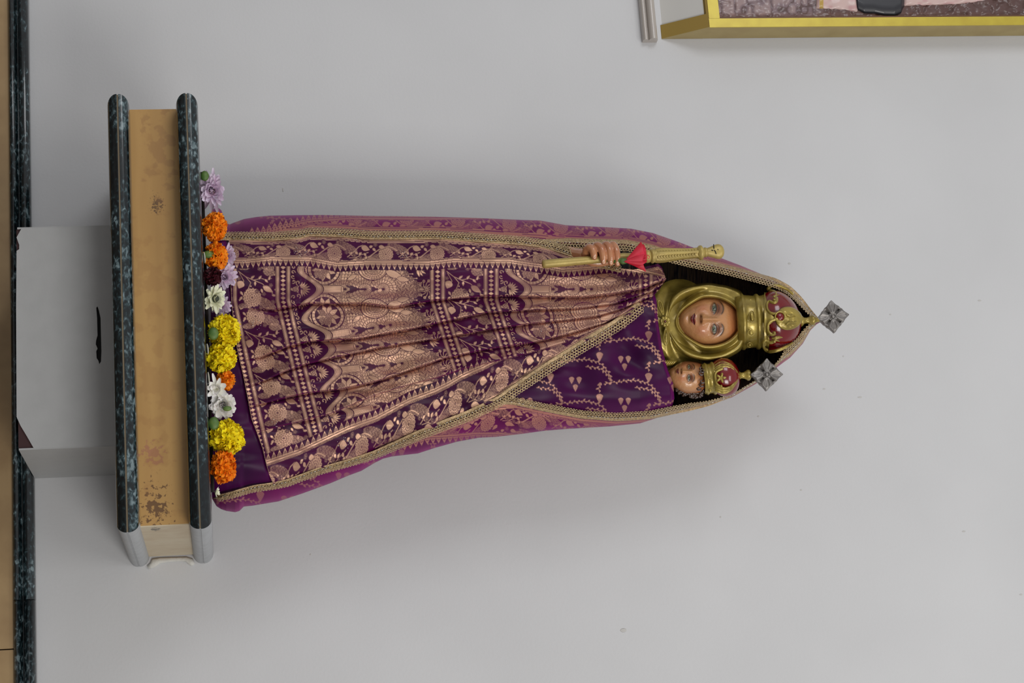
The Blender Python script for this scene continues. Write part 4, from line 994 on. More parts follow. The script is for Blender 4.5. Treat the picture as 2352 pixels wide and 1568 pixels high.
front_tube('scroll', [(1777, 783), (1771, 787), (1765, 785), (1758, 780), (1753, 786), (1753, 795), (1758, 804), (1766, 808), (1780, 806), (1796, 801), (1812, 793), (1822, 786)], [3.6, 3.2, 2.6, 2.8, 3.2, 3.2, 2.8, 2.2], crown, off=5)
for c0, pts in (((1782, 681), [(1772, 684), (1780, 681), (1790, 679), (1799, 679)]), ((1782, 773), [(1772, 777), (1782, 776), (1790, 774), (1798, 775)])):
    front_tube('leaf_tip', pts, [1.5, 4.2, 3.4, 0.8], crown, off=7, flat=0.6)
    front_tube('leaf_tip', [(1776, pts[0][1]), (1784, pts[1][1]+5*(1 if c0[1] < 700 else -1)*-1), (1791, pts[1][1]+8*(1 if c0[1] < 700 else -1)*-1)], [1.5, 2.8, 0.8], crown, off=7, flat=0.6)
for py in (682, 689, 764, 784):
    g = Geo(); g.ell(P(1778.5, py, float(capY(1778.5, py, 8))), 4.0*S, 12, 8); child_of(g.build('scroll_bud', GOLDM), crown)
# medallion with a gem
n1, n2 = 30, 60
rr_, tt_ = np.meshgrid(np.linspace(0.02, 1, n1), np.arange(n2)*2*math.pi/n2, indexing='ij')
mx_ = 1812+30*rr_*np.cos(tt_); my_ = 731+26*rr_*np.sin(tt_)*(1-0.12*np.cos(tt_))
md = 66+9*np.sqrt(np.maximum(1-rr_**2.4, 0))+3.0*(vnoise(mx_/6.0, my_/4.5, 4)-0.5)*(rr_ < 0.85)-0.42*(mx_-1812)*0.9
child_of(grid_obj('medallion', P(mx_, my_, YHd(md)), GOLDM, wrap=True, flip=True, thick=0.002), crown)
front_tube('leaf_tip', [(1806, 745), (1814, 740), (1823, 741), (1831, 737)], [1.2, 2.6, 2.2, 0.8], crown, Yf=lambda a, b, o_: YHd(78-0.4*(a-1812)), off=0)
front_tube('leaf_tip', [(1806, 722), (1815, 727), (1823, 722), (1829, 727)], [1.2, 2.4, 2.0, 0.8], crown, Yf=lambda a, b, o_: YHd(78-0.4*(a-1812)), off=0)
g = Geo(); g.tube([P(1791.5+11*math.cos(t), 727.5+12*math.sin(t), YHd(82)) for t in np.arange(24)*2*math.pi/24], 0.0018, 8, True); child_of(g.build('gem_setting', GOLDM), crown)
g = Geo(); g.ell(P(1791.5, 727.5, YHd(80)), (0.0088, 0.005, 0.0083), 18, 10); child_of(g.build('gem', REDE), crown)
lathe_fin = [(1834, 4), (1838, 15), (1842, 13), (1846, 8), (1852, 7), (1858, 8.5), (1863, 12), (1867, 13), (1870, 10), (1874, 7), (1884, 4)]
W_ = lathe_px(lathe_fin, 737, -0.06, 24, tau=0.0); child_of(fixn(grid_obj('finial', W_, GOLDM, wrap=True, flip=True)), crown)

def cross(name, c, par, tilt, Yc_, light):
    nr, na = 34, 192
    rr, tt = np.meshgrid(np.linspace(0, 1, nr), np.arange(na)*2*math.pi/na, indexing='ij')
    al = ((tt-tilt+math.pi/4) % (math.pi/2))-math.pi/4          # angle from nearest tip
    be = math.pi/4-np.abs(al)                                     # from nearest diagonal
    Rm = 27.0/np.maximum(np.cos(be), 0.1)*(1-0.045*np.abs(np.sin(al*5.2)))
    Rm = np.minimum(Rm, 37.0)
    x = rr*Rm*np.cos(tt); y = rr*Rm*np.sin(tt); R = rr*Rm
    d = 3+2.3*np.cos(al*8+math.pi)*sst(R, 6, 14)*(1-sst(rr, 0.9, 1.0))+2.6*np.exp(-(R*np.sin(np.abs(al))/3.0)**2)*sst(R, 4, 10)*(1-sst(R, 28, 36))
    slot = (np.abs(R*np.sin(be)) < 1.9) & (R > 10.5) & (R < 22)
    d = np.where(slot, -6, d)-2.2*sst(rr, 0.93, 1.0)
    Wf = P(c[0]+x, c[1]+y, Yc_-d*S)
    ring = Wf[-1:]; bk = ring+np.array([0, 0.0085, 0.0]); ce = bk*0+bk.mean(1, keepdims=True)
    W_ = np.concatenate([Wf, bk, ce])
    o = grid_obj(name, W_, SILV, wrap=True, flip=True); fixn(o); child_of(o, par)
    g = Geo(); g.ell(P(c[0], c[1], Yc_-5*S), (4.4*S, 3*S, 4.4*S), 14, 8)
    g.tube([P(c[0]+6.3*math.cos(t), c[1]+6.3*math.sin(t), Yc_-5*S) for t in np.arange(18)*2*math.pi/18], 0.0008, 6, True)
    if par.parent == statue: child_of(g.build('cross_boss', SILV), par)
    else: child_of(g.build('cross_boss', SILV), o)
    return o
o = cross('cross_finial', (1913.5, 726.5), crown, -0.12, YHd(4), 0); o['label'] = 'silver four-petalled cross on the large crown'
g = Geo(); g.tube([P(1866, 736, YHd(0)), P(1890, 731, YHd(0))], 0.0016, 8); child_of(g.build('pin', SILV), crown)

# ------------------------------------------------------------------ the child (one part, its pieces below it)
YK = -0.262
childo = thing('child_figure', tuple(P(1560, 868, YK)), '', ''); del childo['category']; childo['label'] = 'small crowned child held at the right shoulder'
childo.parent = statue; childo.matrix_parent_inverse = Matrix.Translation(-Vector(statue.location)); bpy.context.view_layer.update()
def under_child(o):
    o.parent = childo; o.matrix_parent_inverse = Matrix.Translation(-Vector(childo.location)); return o
fc = face('face', statue, (1583, 868), 49, 34.5, 852.5, (-10.0, 15.0), 0.62, 42, YK-0.004, 1582, 1565.5, 1556.5, rot=0.02, child=True)
under_child(fc); fc['label'] = 'painted glossy child face turned to the left'
g = Geo(); g.ell(P(1592, 872, YK+0.012), (0.031, 0.032, 0.036), 28, 18)
for i in range(46):
    t = i/45; v = 1552+64*t+rng.uniform(-4, 4); u_ = 893+12*math.sin(t*2.6)+rng.uniform(-7, 6)
    p0 = np.array([v, u_]); pts = []
    a0 = rng.uniform(0, 6.28)
    for s_ in range(7):
        an = a0+s_*0.7; pts.append(P(v+s_*1.1-3+4.2*math.cos(an), u_+4.0*math.sin(an), YK-(10-14*((u_-880)/30)+rng.uniform(-1, 1))*S))
    g.tube(pts, [0.0009, 0.0022, 0.0026, 0.0027, 0.0025, 0.002, 0.0008], 7)
for (v, u_) in ((1612, 846), (1613, 852), (1611, 858), (1612, 884), (1606, 892), (1614, 876)):
    g.tube([P(v+5*math.cos(a), u_+3.6*math.sin(a), YK-(35-0.02*(u_-862)**2)*S) for a in (0, 1, 2, 3, 4, 5)], [0.0009, 0.002, 0.0022, 0.002, 0.0016, 0.0008], 7)
under_child(g.build('hair', HAIR))
prof = [(1614, 34), (1619, 36), (1622, 38), (1625, 36), (1628, 34.5), (1634, 35), (1637, 38.5), (1640, 38.5), (1643, 36), (1646, 36)]
sl = -0.09
def krown(nm, prf, m, **k):
    base = 870+sl*(prf[0][0]-1622); W_ = lathe_px(prf, base, sl, 64, YK, tau=math.radians(8), **k); return W_
kc = krown('crown', [(p+(0), r) for p, r in prof], GOLDM)
kcrown = fixn(grid_obj('crown', kc, GOLDM, wrap=True, flip=True)); under_child(kcrown); kcrown['label'] = 'small gold crown with red panels'
capk = [(1640, 36), (1650, 42), (1662, 45.5), (1674, 44), (1684, 38), (1692, 28), (1697, 16), (1699, 4)]
o = grid_obj('crown_cap', krown('', capk, REDE), REDE, wrap=True, flip=True); under_child(o)
def kY(px, py, off):
    R = np.interp(px, [q[0] for q in capk], [q[1] for q in capk]); c0 = 870+sl*(px-1622)
    return YK-(np.sqrt(np.maximum(R*R-(py-c0)**2, 4))+off)*S
def ktube(name, pts, rad, off=1.5, flat=1.0):
    o = front_tube(name, pts, rad, kcrown, Yf=kY, off=off, flat=flat); o.parent = None; return under_child(o)
for pts, w_ in (([(1642, 846), (1655, 838), (1668, 837), (1680, 842), (1690, 851), (1697, 860)], 5.0), ([(1644, 890), (1656, 896), (1668, 897), (1680, 891), (1690, 879), (1697, 867)], 5.0)):
    for dy in (-5, 0, 5):
        ktube('crown_arch', [(a-abs(dy)*0.2, b+dy*(1-0.75*max(0, (a-1660)/38))) for a, b in pts], [3.2, 3.4, 3.2, 2.4, 2.0], 1.5)
ktube('scroll', [(1660, 846), (1653, 849), (1645, 853), (1642, 862), (1643, 872), (1646, 882), (1653, 888), (1660, 886)], [3, 2.6, 2.4, 2.4, 2.4, 2.6, 3], 2)
# fleuron
px_, py_ = np.meshgrid(np.linspace(1646, 1668, 30), np.linspace(854, 882, 34), indexing='ij')
R_s = np.hypot(px_-1656, py_-867.5); T_s = np.arctan2(py_-867.5, px_-1656)
o = grid_obj('fleuron', P(px_, py_, kY(px_, py_, 3.5+2*np.cos(T_s*5)*sst(R_s, 2, 8))), GOLDM, mask=R_s < 8.5+4.2*np.cos(T_s*5+0.3), thick=0.002); under_child(o)
for (px, py, e) in ((1629, 866, 4), (1631, 896, 4), (1626, 845, 3)):
    g = Geo(); g.ell(P(px, py, YK-(math.sqrt(35**2-(py-869.5)**2)+0.8)*S), (e*1.3*S, 2.4*S, e*0.8*S), 12, 7); under_child(g.build('stud', GOLDM))
fin = [(1694, 16), (1698, 10), (1702, 7), (1708, 7.5), (1713, 10), (1717, 13), (1721, 12.5), (1724, 8), (1725, 1)]
o = fixn(grid_obj('finial', lathe_px(fin, 862.5, -0.05, 28, YK, tau=0), GOLDM, wrap=True, flip=True)); under_child(o)
co = cross('cross_finial', (1761.5, 859.5), kcrown, 0.0, YK-0.016, 1); co.parent = None; under_child(co); co['label'] = 'silver four-petalled cross on the small crown'
for q in [x for x in kcrown.children]: q.parent = None; under_child(q)
g = Geo(); g.tube([P(1718, 862, YK-0.004), P(1736, 861, YK-0.014)], 0.0016, 8); under_child(g.build('pin', SILV))

# ------------------------------------------------------------------ hand with fingers closed on the sceptre
YS_ = -0.336                                        # depth of the staff axis
g = Geo()
R8 = 8.6*S
FING = [[(1346, 590, 18), (1346, 574, 4), (1352, 567, -8), (1361, 572, -17), (1364, 583, -18), (1365, 591, -16)],
        [(1362, 592, 20), (1362, 572, 6), (1370, 562, -9), (1380, 568, -20), (1385, 583, -23), (1386, 602, -18)],
        [(1380, 592, 20), (1382, 571, 6), (1391, 560, -9), (1398, 567, -20), (1401, 583, -23), (1403, 604, -18)],
        [(1398, 592, 20), (1400, 571, 6), (1406, 560, -8), (1413, 568, -18), (1417, 584, -21), (1418, 606, -16)]]
def yy(dd): return YS_+dd*S*0.9
for f in FING:
    p = np.array(f, float); q = np.linspace(0, len(p)-1, 26); p = np.stack([np.interp(q, range(len(p)), p[:, i]) for i in range(3)], 1)
    for _ in range(4): p[1:-1] = (p[:-2]+2*p[1:-1]+p[2:])/4
    rad = np.interp(np.linspace(0, 1, len(p)), [0, 0.35, 0.45, 0.6, 0.72, 0.95, 1], [9.5, 9.3, 9.6, 8.8, 9.0, 7.8, 5.5])*S
    g.tube([P(a, b, yy(c_)) for a, b, c_ in p], rad, 12)
    g.ell(P(p[-1][0], p[-1][1], yy(p[-1][2])), 6.6*S, 12, 8)
g.ell(P(1375, 588, yy(26)), (26*S, 11*S, 44*S), 20, 12)          # palm behind the staff
g.tube([P(1345, 590, yy(30)), P(1322, 586, yy(52)), P(1300, 580, yy(80))], [20*S, 17*S, 18*S], 14)
g.tube([P(1385, 596, yy(34)), P(1404, 599, yy(28)), P(1418, 597, yy(22)), P(1428, 592, yy(17))], [9.5*S, 9*S, 8*S, 5.5*S], 12)   # thumb
hand = g.build('hand', mat('painted_hand', (190, 132, 92), 0.24, coat=0.9, noise=(30, (166, 96, 62), 0.7, (1, 1, 1)), bump=(60, 0.0006)))
rm = hand.modifiers.new('merge', 'REMESH'); rm.mode = 'VOXEL'; rm.voxel_size = 0.0011; rm.use_smooth_shade = True
sm = hand.modifiers.new('smooth', 'SMOOTH'); sm.factor = 0.5; sm.iterations = 2
under(hand, statue); hand['label'] = 'glossy painted hand with four curled fingers'
NAIL = mat('pale_nail', (206, 156, 122), 0.18, coat=1)
for f in FING:
    a, b, c_ = f[-1]; g = Geo(); g.ell(P(a+0.5, b-1, yy(c_)-6.4*S), (5.0*S, 1.6*S, 4.2*S), 12, 7); o = g.build('fingernail', NAIL); o.parent = hand
bpy.context.view_layer.update()

# ------------------------------------------------------------------ sceptre
SC_M = mat('sceptre_gold', (184, 162, 92), 0.45, metal=0.25, noise=(26, (160, 136, 78), 0.7, (1, 1, 1)), bump=(140, 0.0005))
sc_root = thing('sceptre', tuple(P(1420, 590, YS_)), 'pale gold sceptre with carved shaft, gripped in the hand at the left', 'sceptre')
ax_ = [(1245, 606.5), (1340, 598.5), (1430, 590), (1488, 588.5), (1560, 583.5), (1612, 580), (1636, 578), (1662, 577)]
axY = lambda v: float(I(ax_, v))
def stube(nm, vr, n=20, m=SC_M, dy=0):
    g = Geo(); g.tube([P(v, axY(v), YS_+dy) for v, r in vr], [r*S for v, r in vr], n); return under(g.build(nm, m), sc_root)
stube('staff', [(1245, 5), (1246.5, 8.6), (1252, 10), (1300, 9.8), (1350, 9.2), (1430, 9.0), (1476, 9.0)])
stube('knop', [(1474, 8), (1477, 11), (1481, 14), (1486, 15.6), (1491, 14.5), (1494, 12)])
stube('ring', [(1493, 13), (1495, 16), (1498, 17.2), (1501, 16), (1503, 15), (1505, 16), (1508, 15)])
# carved shaft: six flat faces
n = 60; W_ = []
ph = np.arange(n)*2*math.pi/n
for v, r in [(1505, 15.5), (1512, 16.5), (1525, 16.5), (1545, 14.5), (1570, 12.5), (1590, 11.5), (1600, 12), (1604, 12.5)]:
    rr = r*S*(1-0.06*np.cos(ph*6)-0.07*(np.abs(np.sin(ph*3+0.5)) < 0.12))
    W_.append(P(v, axY(v), YS_)[None]+np.stack([np.cos(ph)*rr, -np.sin(ph)*rr, 0*ph], -1))
W_ = np.array(W_); q = np.linspace(0, len(W_)-1, 50); W_ = np.array([W_[int(t)]*(1-(t-int(t)))+W_[min(int(t)+1, len(W_)-1)]*(t-int(t)) for t in q])
shaft = under(grid_obj('carved_shaft', W_, SC_M, wrap=True, flip=True), sc_root); fixn(shaft)
g = Geo()
for v in np.arange(1510, 1598, 6.5):
    r = float(I([(1505, 15.5), (1525, 16.8), (1570, 12.8), (1604, 12)], v)); cx = axY(v)+3.5
    for s_ in (-1, 1):
        ln = r*0.36
        g.tube([P(v, cx, YS_-(r*1.0)*S), P(v+3.5, cx+s_*ln*0.6, YS_-(r*0.98)*S), P(v+7.5, cx+s_*ln, YS_-(r*0.93)*S)], [0.8*S, 1.3*S, 0.5*S], 6)
    cx = axY(v)-9*r/16
    g.tube([P(v, cx-1.5, YS_-(r*0.86)*S), P(v+6.5, cx+1.5, YS_-(r*0.86)*S)], [0.9*S, 0.6*S], 6)
o = g.build('leaf_carving', SC_M); o['kind'] = 'stuff'; o.parent = shaft
stube('collar_ring', [(1600, 12), (1603, 13.5), (1606, 16.5), (1609, 17.5), (1612, 16.5), (1614, 13), (1617, 10.5), (1620, 10)])
stube('collar_bead', [(1616, 10), (1620, 12), (1624, 10)], 16)
g = Geo()
rowsH = [(1622, 9, 9), (1630, 11.5, 10), (1638, 14.5, 10.5), (1645, 17, 11), (1651, 17.6, 11), (1656, 16, 10.5), (1660, 12, 8), (1662.5, 6, 4)]
Wh = np.array([P(v, axY(v), YS_)[None]+np.stack([np.cos(ph)*a*S, -np.sin(ph)*b*S, 0*ph], -1) for v, a, b in rowsH])
q = np.linspace(0, len(Wh)-1, 40); Wh = np.array([Wh[int(t)]*(1-(t-int(t)))+Wh[min(int(t)+1, len(Wh)-1)]*(t-int(t)) for t in q])
Wh = np.concatenate([Wh, Wh[-1:]*0+Wh[-1:].mean(1, keepdims=True)])
head = under(fixn(grid_obj('sceptre_head', Wh, SC_M, wrap=True, flip=True)), sc_root)
g = Geo()
for pts in ([(1639, 561), (1640, 571)], [(1634, 574), (1638, 575)], [(1640, 574), (1643, 577), (1645, 583)], [(1648, 572), (1650, 574)]):
    g.tube([P(a, b, YS_-10.9*S*(1-0.28*((b-577)/17)**2)) for a, b in pts], 1.1*S, 6)
o = g.build('cross_mark', BLACKM); o['label'] = 'dark painted cross mark'; o.parent = head
# ------------------------------------------------------------------ red flower tucked beside the sceptre
PET = mat('red_petal', (190, 6, 34), 0.5, trans=0.1, noise=(60, (214, 24, 62), 0.7, (1, 1, 1)))
GST = mat('green_stem', (72, 98, 40), 0.5)
rf = thing('red_flower', tuple(P(1440, 600, YS_-0.02)), 'red open flower with green stem tucked above the hand, against the sceptre', 'flower')
FY = YS_-0.016
g = Geo(); g.tube([P(1404, 600, FY+0.004), P(1422, 598, FY), P(1438, 598, FY)], [5*S, 6.5*S, 5*S], 12); under(g.build('stem', GST), rf)
g = Geo(); g.tube([P(1418, 597, FY-0.002), P(1430, 600, FY-0.002), P(1444, 600, FY-0.001)], [3*S, 8*S, 4*S], 10, flat=0.8); under(g.build('calyx', GST), rf)
def petal(base, tipa, tipb, bulge, dd):
    n = 22; s_, t_ = np.meshgrid(np.linspace(0, 1, n), np.linspace(0, 1, n), indexing='ij')
    B_ = np.array(base, float); A1 = np.array(tipa, float); A2 = np.array(tipb, float)
    e = A1*(1-t_[..., None])+A2*t_[..., None]
    p = B_+(e-B_)*s_[..., None]
    p = p+(np.array([1.0, 0])*((np.sin(math.pi*t_)*bulge+0.6*np.sin(t_*9))*s_**2)[..., None])
    d = dd+9*np.sin(math.pi*t_)*s_**0.8-5*s_**2+0.5*np.sin(t_*8)*s_
    return P(p[..., 0], p[..., 1], FY-d*S)
for a in (((1434, 600), (1482, 594), (1472, 555), 3, 2), ((1434, 600), (1484, 624), (1482, 578), -6, 7), ((1434, 601), (1462, 613), (1486, 598), 6, 10), ((1436, 598), (1478, 560), (1484, 600), 4, -5)):
    under(grid_obj('petal', petal(*a), PET, thick=0.0008), rf)
g = Geo(); g.tube([P(v, u_, FY-0.006) for v, u_ in ((1476, 590), (1482, 588), (1488, 586), (1492, 589), (1490, 594), (1486, 591), (1480, 594))], 0.0008, 6); under(g.build('stamen', PET), rf)
# ------------------------------------------------------------------ flowers on the shelf
def flmat(name, base, rough=0.6): return mat(name, base, rough, attr='tone', trans=0.25, spec=0.25)
MF = flmat('flower_petal', (240, 160, 40))
def petal_tpl(L, W, curl, notch, n=5, m=5):
    s_, t_ = np.meshgrid(np.linspace(0, 1, n), np.linspace(-1, 1, m), indexing='ij')
    w_ = W*(0.25+0.75*s_**0.7)*np.sqrt(1-0.65*np.clip((s_-0.78)/0.22, 0, 1)**2) if notch else W*np.sin(math.pi*(0.10+0.84*s_))**0.6
    x = L*s_-(notch*L*0.12*np.cos(t_*7)*(s_ > 0.9)); y = t_*w_; z = curl*L*s_**2+0.25*w_*t_**2+(0.10*W*np.sin(t_*9)*s_ if notch else 0)
    return np.stack([x, y, z], -1).reshape(-1, 3), quads(n, m)
def frame_from(d, tw):
    d = d/np.linalg.norm(d); a = np.array([0, 0, 1.0]) if abs(d[2]) < 0.9 else np.array([1.0, 0, 0])
    s_ = np.cross(a, d); s_ /= np.linalg.norm(s_); u = np.cross(d, s_)
    s2 = s_*math.cos(tw)+u*math.sin(tw); u2 = np.cross(d, s2)
    return np.stack([d, s2, u2], 1)
VIEW = np.array([0.25, -1.0, -0.1]); VIEW /= np.linalg.norm(VIEW)
def floc(px, py, Y, rz):
    c = P(px, py, Y); c[2] = max(c[2], SHELF_Z+rz); return c
def ftag(c, name, label, cat='flower', group=None):
    r = thing(name, (c[0], c[1], SHELF_Z+0.0005), label, cat, group); return r
LEAFM = mat('green_calyx', (70, 104, 44), 0.5, noise=(60, (118, 134, 62), 0.6, (1, 1, 1)))
def marigold(px, py, rv, ru, Y, rgb, dark, label, n=210, name='marigold', face=VIEW, calyx=None):
    sv, su = rv*0.00083, ru*0.00083
    c = floc(px, py, Y, sv*0.82); root = ftag(c, name, label)
    T, F = petal_tpl(1, 0.34, 0.30, 1, 5, 5); n = int(n*1.35)
    V = []; Cc = []; Fs = []
    for i in range(n):
        zf = 1-2*(i+0.5)/n; ph = i*2.39996
        d = np.array([math.sqrt(1-zf*zf)*math.cos(ph), math.sqrt(1-zf*zf)*math.sin(ph), zf])
        d += rng.normal(0, 0.13, 3); d /= np.linalg.norm(d)
        if d.dot(face) < -0.55: continue
        Rm = frame_from(d+0.3*rng.normal(0, 1, 3), rng.uniform(0, 6.28))
        L = rng.uniform(0.30, 0.46); st_ = rng.uniform(0.46, 0.60)
        v = (T*np.array([L, rng.uniform(0.7, 1.1), 1])) @ Rm.T+d*st_
        v = v*np.array([su, (sv+su)/2, sv])*1.0
        Fs.append(F+len(V)*len(T)); V.append(v+c)
        rr = np.repeat(np.linspace(0, 1, 5), 5)[:, None]**0.7
        k = rng.uniform(-0.12, 0.12)
        Cc.append(L3(dark)*(1-rr)*(1+k)+L3(rgb)*rr*(1+k))
    # close core
    o = mesh_obj('petals', np.concatenate(V), np.concatenate(Fs), MF, cols={'tone': np.clip(np.concatenate(Cc), 0, 1)}); o['kind'] = 'stuff'; under(o, root)
    g = Geo(); g.ell(c, (su*0.55, su*0.55, sv*0.55), 14, 10)
    o = g.build('flower_heart', MF, cols={'tone': np.repeat(L3(dark)[None], 14*10, 0)}); under(o, root)
    if calyx:
        (a, b, dd) = calyx[:3]; g = Geo(); q = P(a, b, Y-dd); g.ell(q, (calyx[4]*0.00083, 0.006, calyx[3]*0.00083), 16, 10); under(g.build('calyx', LEAFM), root)
    return root
_pet = {}
def mum(px, py, rv, ru, Y, rgb, tip, label, layers=((14, 0.15, 1.0), (12, 0.55, 0.85), (10, 1.0, 0.62)), face=VIEW, wid=0.2, name='chrysanthemum', centre=None, droop=0.0, sepal=None):
    sv, su = rv*0.00083, ru*0.00083; sc = max(sv, su)
    c = floc(px, py, Y, sv*0.8); root = ftag(c, name, label)
    key = (rgb, tip, wid)
    if key not in _pet:
        T, F = petal_tpl(1, wid, 0.18, 0, 7, 5)
        rr = np.repeat(np.linspace(0, 1, 7), 5)[:, None]
        col = L3(rgb)*(1-rr)+L3(tip)*rr
        o = mesh_obj('petal', T, F, MF, cols={'tone': col}); _pet[key] = o.data; bpy.data.objects.remove(o)
    B = frame_from(face, 0.3)
    for n, el, L in layers:
        for i in range(n):
            an = 2*math.pi*(i+rng.uniform(-0.3, 0.3))/n+el
            e = el+rng.uniform(-0.2, 0.2)
            d = B[:, 1]*math.cos(an)*math.cos(e)+B[:, 2]*math.sin(an)*math.cos(e)+B[:, 0]*math.sin(e)
            d[2] -= droop
            R3 = frame_from(d, 0); # orient petal face toward flower axis
            d = d/np.linalg.norm(d); up = B[:, 0]-d*B[:, 0].dot(d); up /= np.linalg.norm(up)+1e-9; sd = np.cross(up, d)
            R3 = np.stack([d, sd, up], 1)
            L2 = L*rng.uniform(0.85, 1.1)
            Mx = Matrix.Identity(4)
            asp = np.diag([su, (su+sv)/2, sv])
            A_ = asp @ R3 @ np.diag([L2, rng.uniform(0.8, 1.15), 1.0])
            for r in range(3):
                for q in range(3): Mx[r][q] = float(A_[r, q])
            pos = c+(asp @ B[:, 0])*(-0.10)
            Mx[0][3], Mx[1][3], Mx[2][3] = pos[0]-root.location[0], pos[1]-root.location[1], pos[2]-root.location[2]
            o = bpy.data.objects.new('petal', _pet[key]); COL.objects.link(o); o.parent = root
            o.matrix_basis = Mx
    if centre:
        g = Geo(); g.ell(c+(np.diag([su, su, sv]) @ B[:, 0])*0.12, sc*centre[1], 14, 8); under(g.build('flower_centre', centre[0]), root)
    if sepal:
        g = Geo(); g.ell(P(sepal[0], sepal[1], Y-sepal[4]), (sepal[3]*0.00083, 0.004, sepal[2]*0.00083), 14, 8); under(g.build('sepal', LEAFM), root)
    return root
ORG, ORD = (255, 146, 20), (236, 92, 6); YEL, YED = (250, 224, 24), (222, 176, 8)
LIL, LIT = (206, 164, 196), (232, 216, 232); CRM, CRT = (214, 214, 170), (232, 230, 206); WHT, WHTT = (236, 234, 214), (246, 240, 238)
DKC = mat('dark_flower_centre', (54, 58, 44), 0.7, bump=(400, 0.001)); YLC = mat('yellow_flower_centre', (190, 160, 84), 0.7, bump=(400, 0.001))
mum(487, 438, 26, 50, -0.405, LIL, LIT, 'lilac chrysanthemum at the far left end of the flower row', layers=((20, -0.15, 1.0), (22, 0.15, 0.95), (20, 0.5, 0.8), (16, 0.9, 0.6), (9, 1.3, 0.42)), centre=(YLC, 0.13))
marigold(493, 521, 28, 34, -0.42, ORG, ORD, 'full orange marigold beside the far left lilac chrysanthemum', n=260)
marigold(496, 588, 27, 32, -0.415, (255, 148, 22), ORD, 'broken orange marigold with a pale green calyx turned forward', n=200, calyx=(479, 584, 0.018, 13, 9))
mum(522, 588, 22, 30, -0.375, LIL, LIT, 'lilac chrysanthemum half hidden behind the broken orange marigold', layers=((16, 0.0, 1.0), (16, 0.3, 0.95), (12, 0.7, 0.75)))
mum(516, 636, 30, 30, -0.385, LIL, LIT, 'lilac chrysanthemum with long petals above the dark maroon bloom', layers=((15, 0.0, 1.05), (15, 0.3, 0.95), (12, 0.7, 0.75), (8, 1.1, 0.5)), wid=0.2)
marigold(489, 634, 21, 22, -0.42, (70, 14, 26), (26, 4, 10), 'dark maroon bloom between the orange marigold and the cream chrysanthemum', n=150, name='maroon_flower')
mum(493, 686, 26, 34, -0.42, CRM, CRT, 'cream chrysanthemum with a dark green centre', layers=((17, 0.0, 1.0), (16, 0.3, 0.92), (12, 0.7, 0.7)), wid=0.2, centre=(DKC, 0.26), face=np.array([0.2, -0.8, 0.55]))
mum(509, 702, 24, 28, -0.385, LIL, LIT, 'pale lilac chrysanthemum showing behind the cream chrysanthemum', layers=((15, 0.0, 1.0), (15, 0.35, 0.9), (11, 0.8, 0.7)), wid=0.2)
marigold(515, 762, 36, 40, -0.405, YEL, YED, 'large yellow marigold with a green calyx at its left base', n=300, calyx=(490, 766, 0.030, 12, 15))
marigold(508, 822, 34, 34, -0.412, YEL, YED, 'ragged yellow marigold right of the yellow one with green calyx', n=230)
marigold(518, 873, 22, 23, -0.40, ORG, ORD, 'small orange marigold half hidden by white petals', n=170)
mum(498, 893, 20, 30, -0.425, WHT, WHTT, 'wilted white bloom with drooping petals before the small orange marigold', layers=((9, 0.2, 1.15), (7, 0.7, 0.9)), wid=0.26)
mum(512, 930, 32, 34, -0.412, WHT, WHTT, 'crumpled white chrysanthemum left of the yellow and orange marigold pair', layers=((17, -0.1, 1.0), (17, 0.25, 0.95), (15, 0.6, 0.8), (12, 1.0, 0.62), (9, 1.3, 0.5)), wid=0.24, sepal=(522, 938, 10, 6, 0.026))
marigold(521, 1004, 38, 40, -0.408, YEL, YED, 'broad yellow marigold with dark green calyx beside the right end orange marigold', n=280, calyx=(491, 972, 0.028, 12, 15))
marigold(513, 1073, 28, 37, -0.418, (255, 138, 14), (234, 84, 4), 'round orange marigold at the right end of the flower row', n=300)
mum(491, 1130, 12, 14, -0.425, WHT, CRT, 'tiny white bud at the right end of the flower row', layers=((6, 0.5, 1.0), (5, 1.0, 0.9)), wid=0.3, name='flower_bud', face=np.array([0.2, -0.3, 0.9]))
g = Geo(); c = P(467, 404, -0.42); c[2] = SHELF_Z+0.0085; g.ell(c, (0.0105, 0.006, 0.008), 14, 10); o = fixn(g.build('flower_bud', LEAFM)); tag(o, 'small green bud beside the far left lilac chrysanthemum', 'bud')
# loose petals lying on the shelf edge
LP = mat('loose_petal', (228, 224, 206), 0.6)
for (px, py, L, lab) in ((470, 590, 26, 'loose white petal in front of the broken orange marigold'), (480, 800, 24, 'loose white petal in front of the ragged yellow marigold'), (484, 868, 30, 'loose white petal before the small orange marigold')):
    T, F = petal_tpl(L*0.00083, 0.0035, 0.1, 0, 7, 5); c = P(px, py, -0.447)
    V = np.stack([T[:, 0]-L*0.0004, T[:, 1]*0.6, T[:, 2]*0.6+np.abs(T[:, 1])*0.8], -1)+np.array([c[0], -0.445, SHELF_Z+0.0012])
    o = mesh_obj('petal', V, F, LP); tag(o, lab, 'petal')
# dried dark garland bits between the blooms
DG = mat('dried_garland', (34, 26, 22), 0.9)
g = Geo(); pts = [P(px, py, -0.395) for px, py in ((474, 395), (474, 470), (474, 560), (476, 650), (478, 740), (480, 830), (481, 910), (483, 1000), (485, 1100), (486, 1130))]
pts = [np.array([p[0], p[1]+rng.uniform(-0.004, 0.004), SHELF_Z+0.0035]) for p in pts]
g.tube(pts, 0.0030, 8); o = g.build('garland_string', DG); tag(o, 'dark dried garland string lying beneath the row of flowers', 'garland')

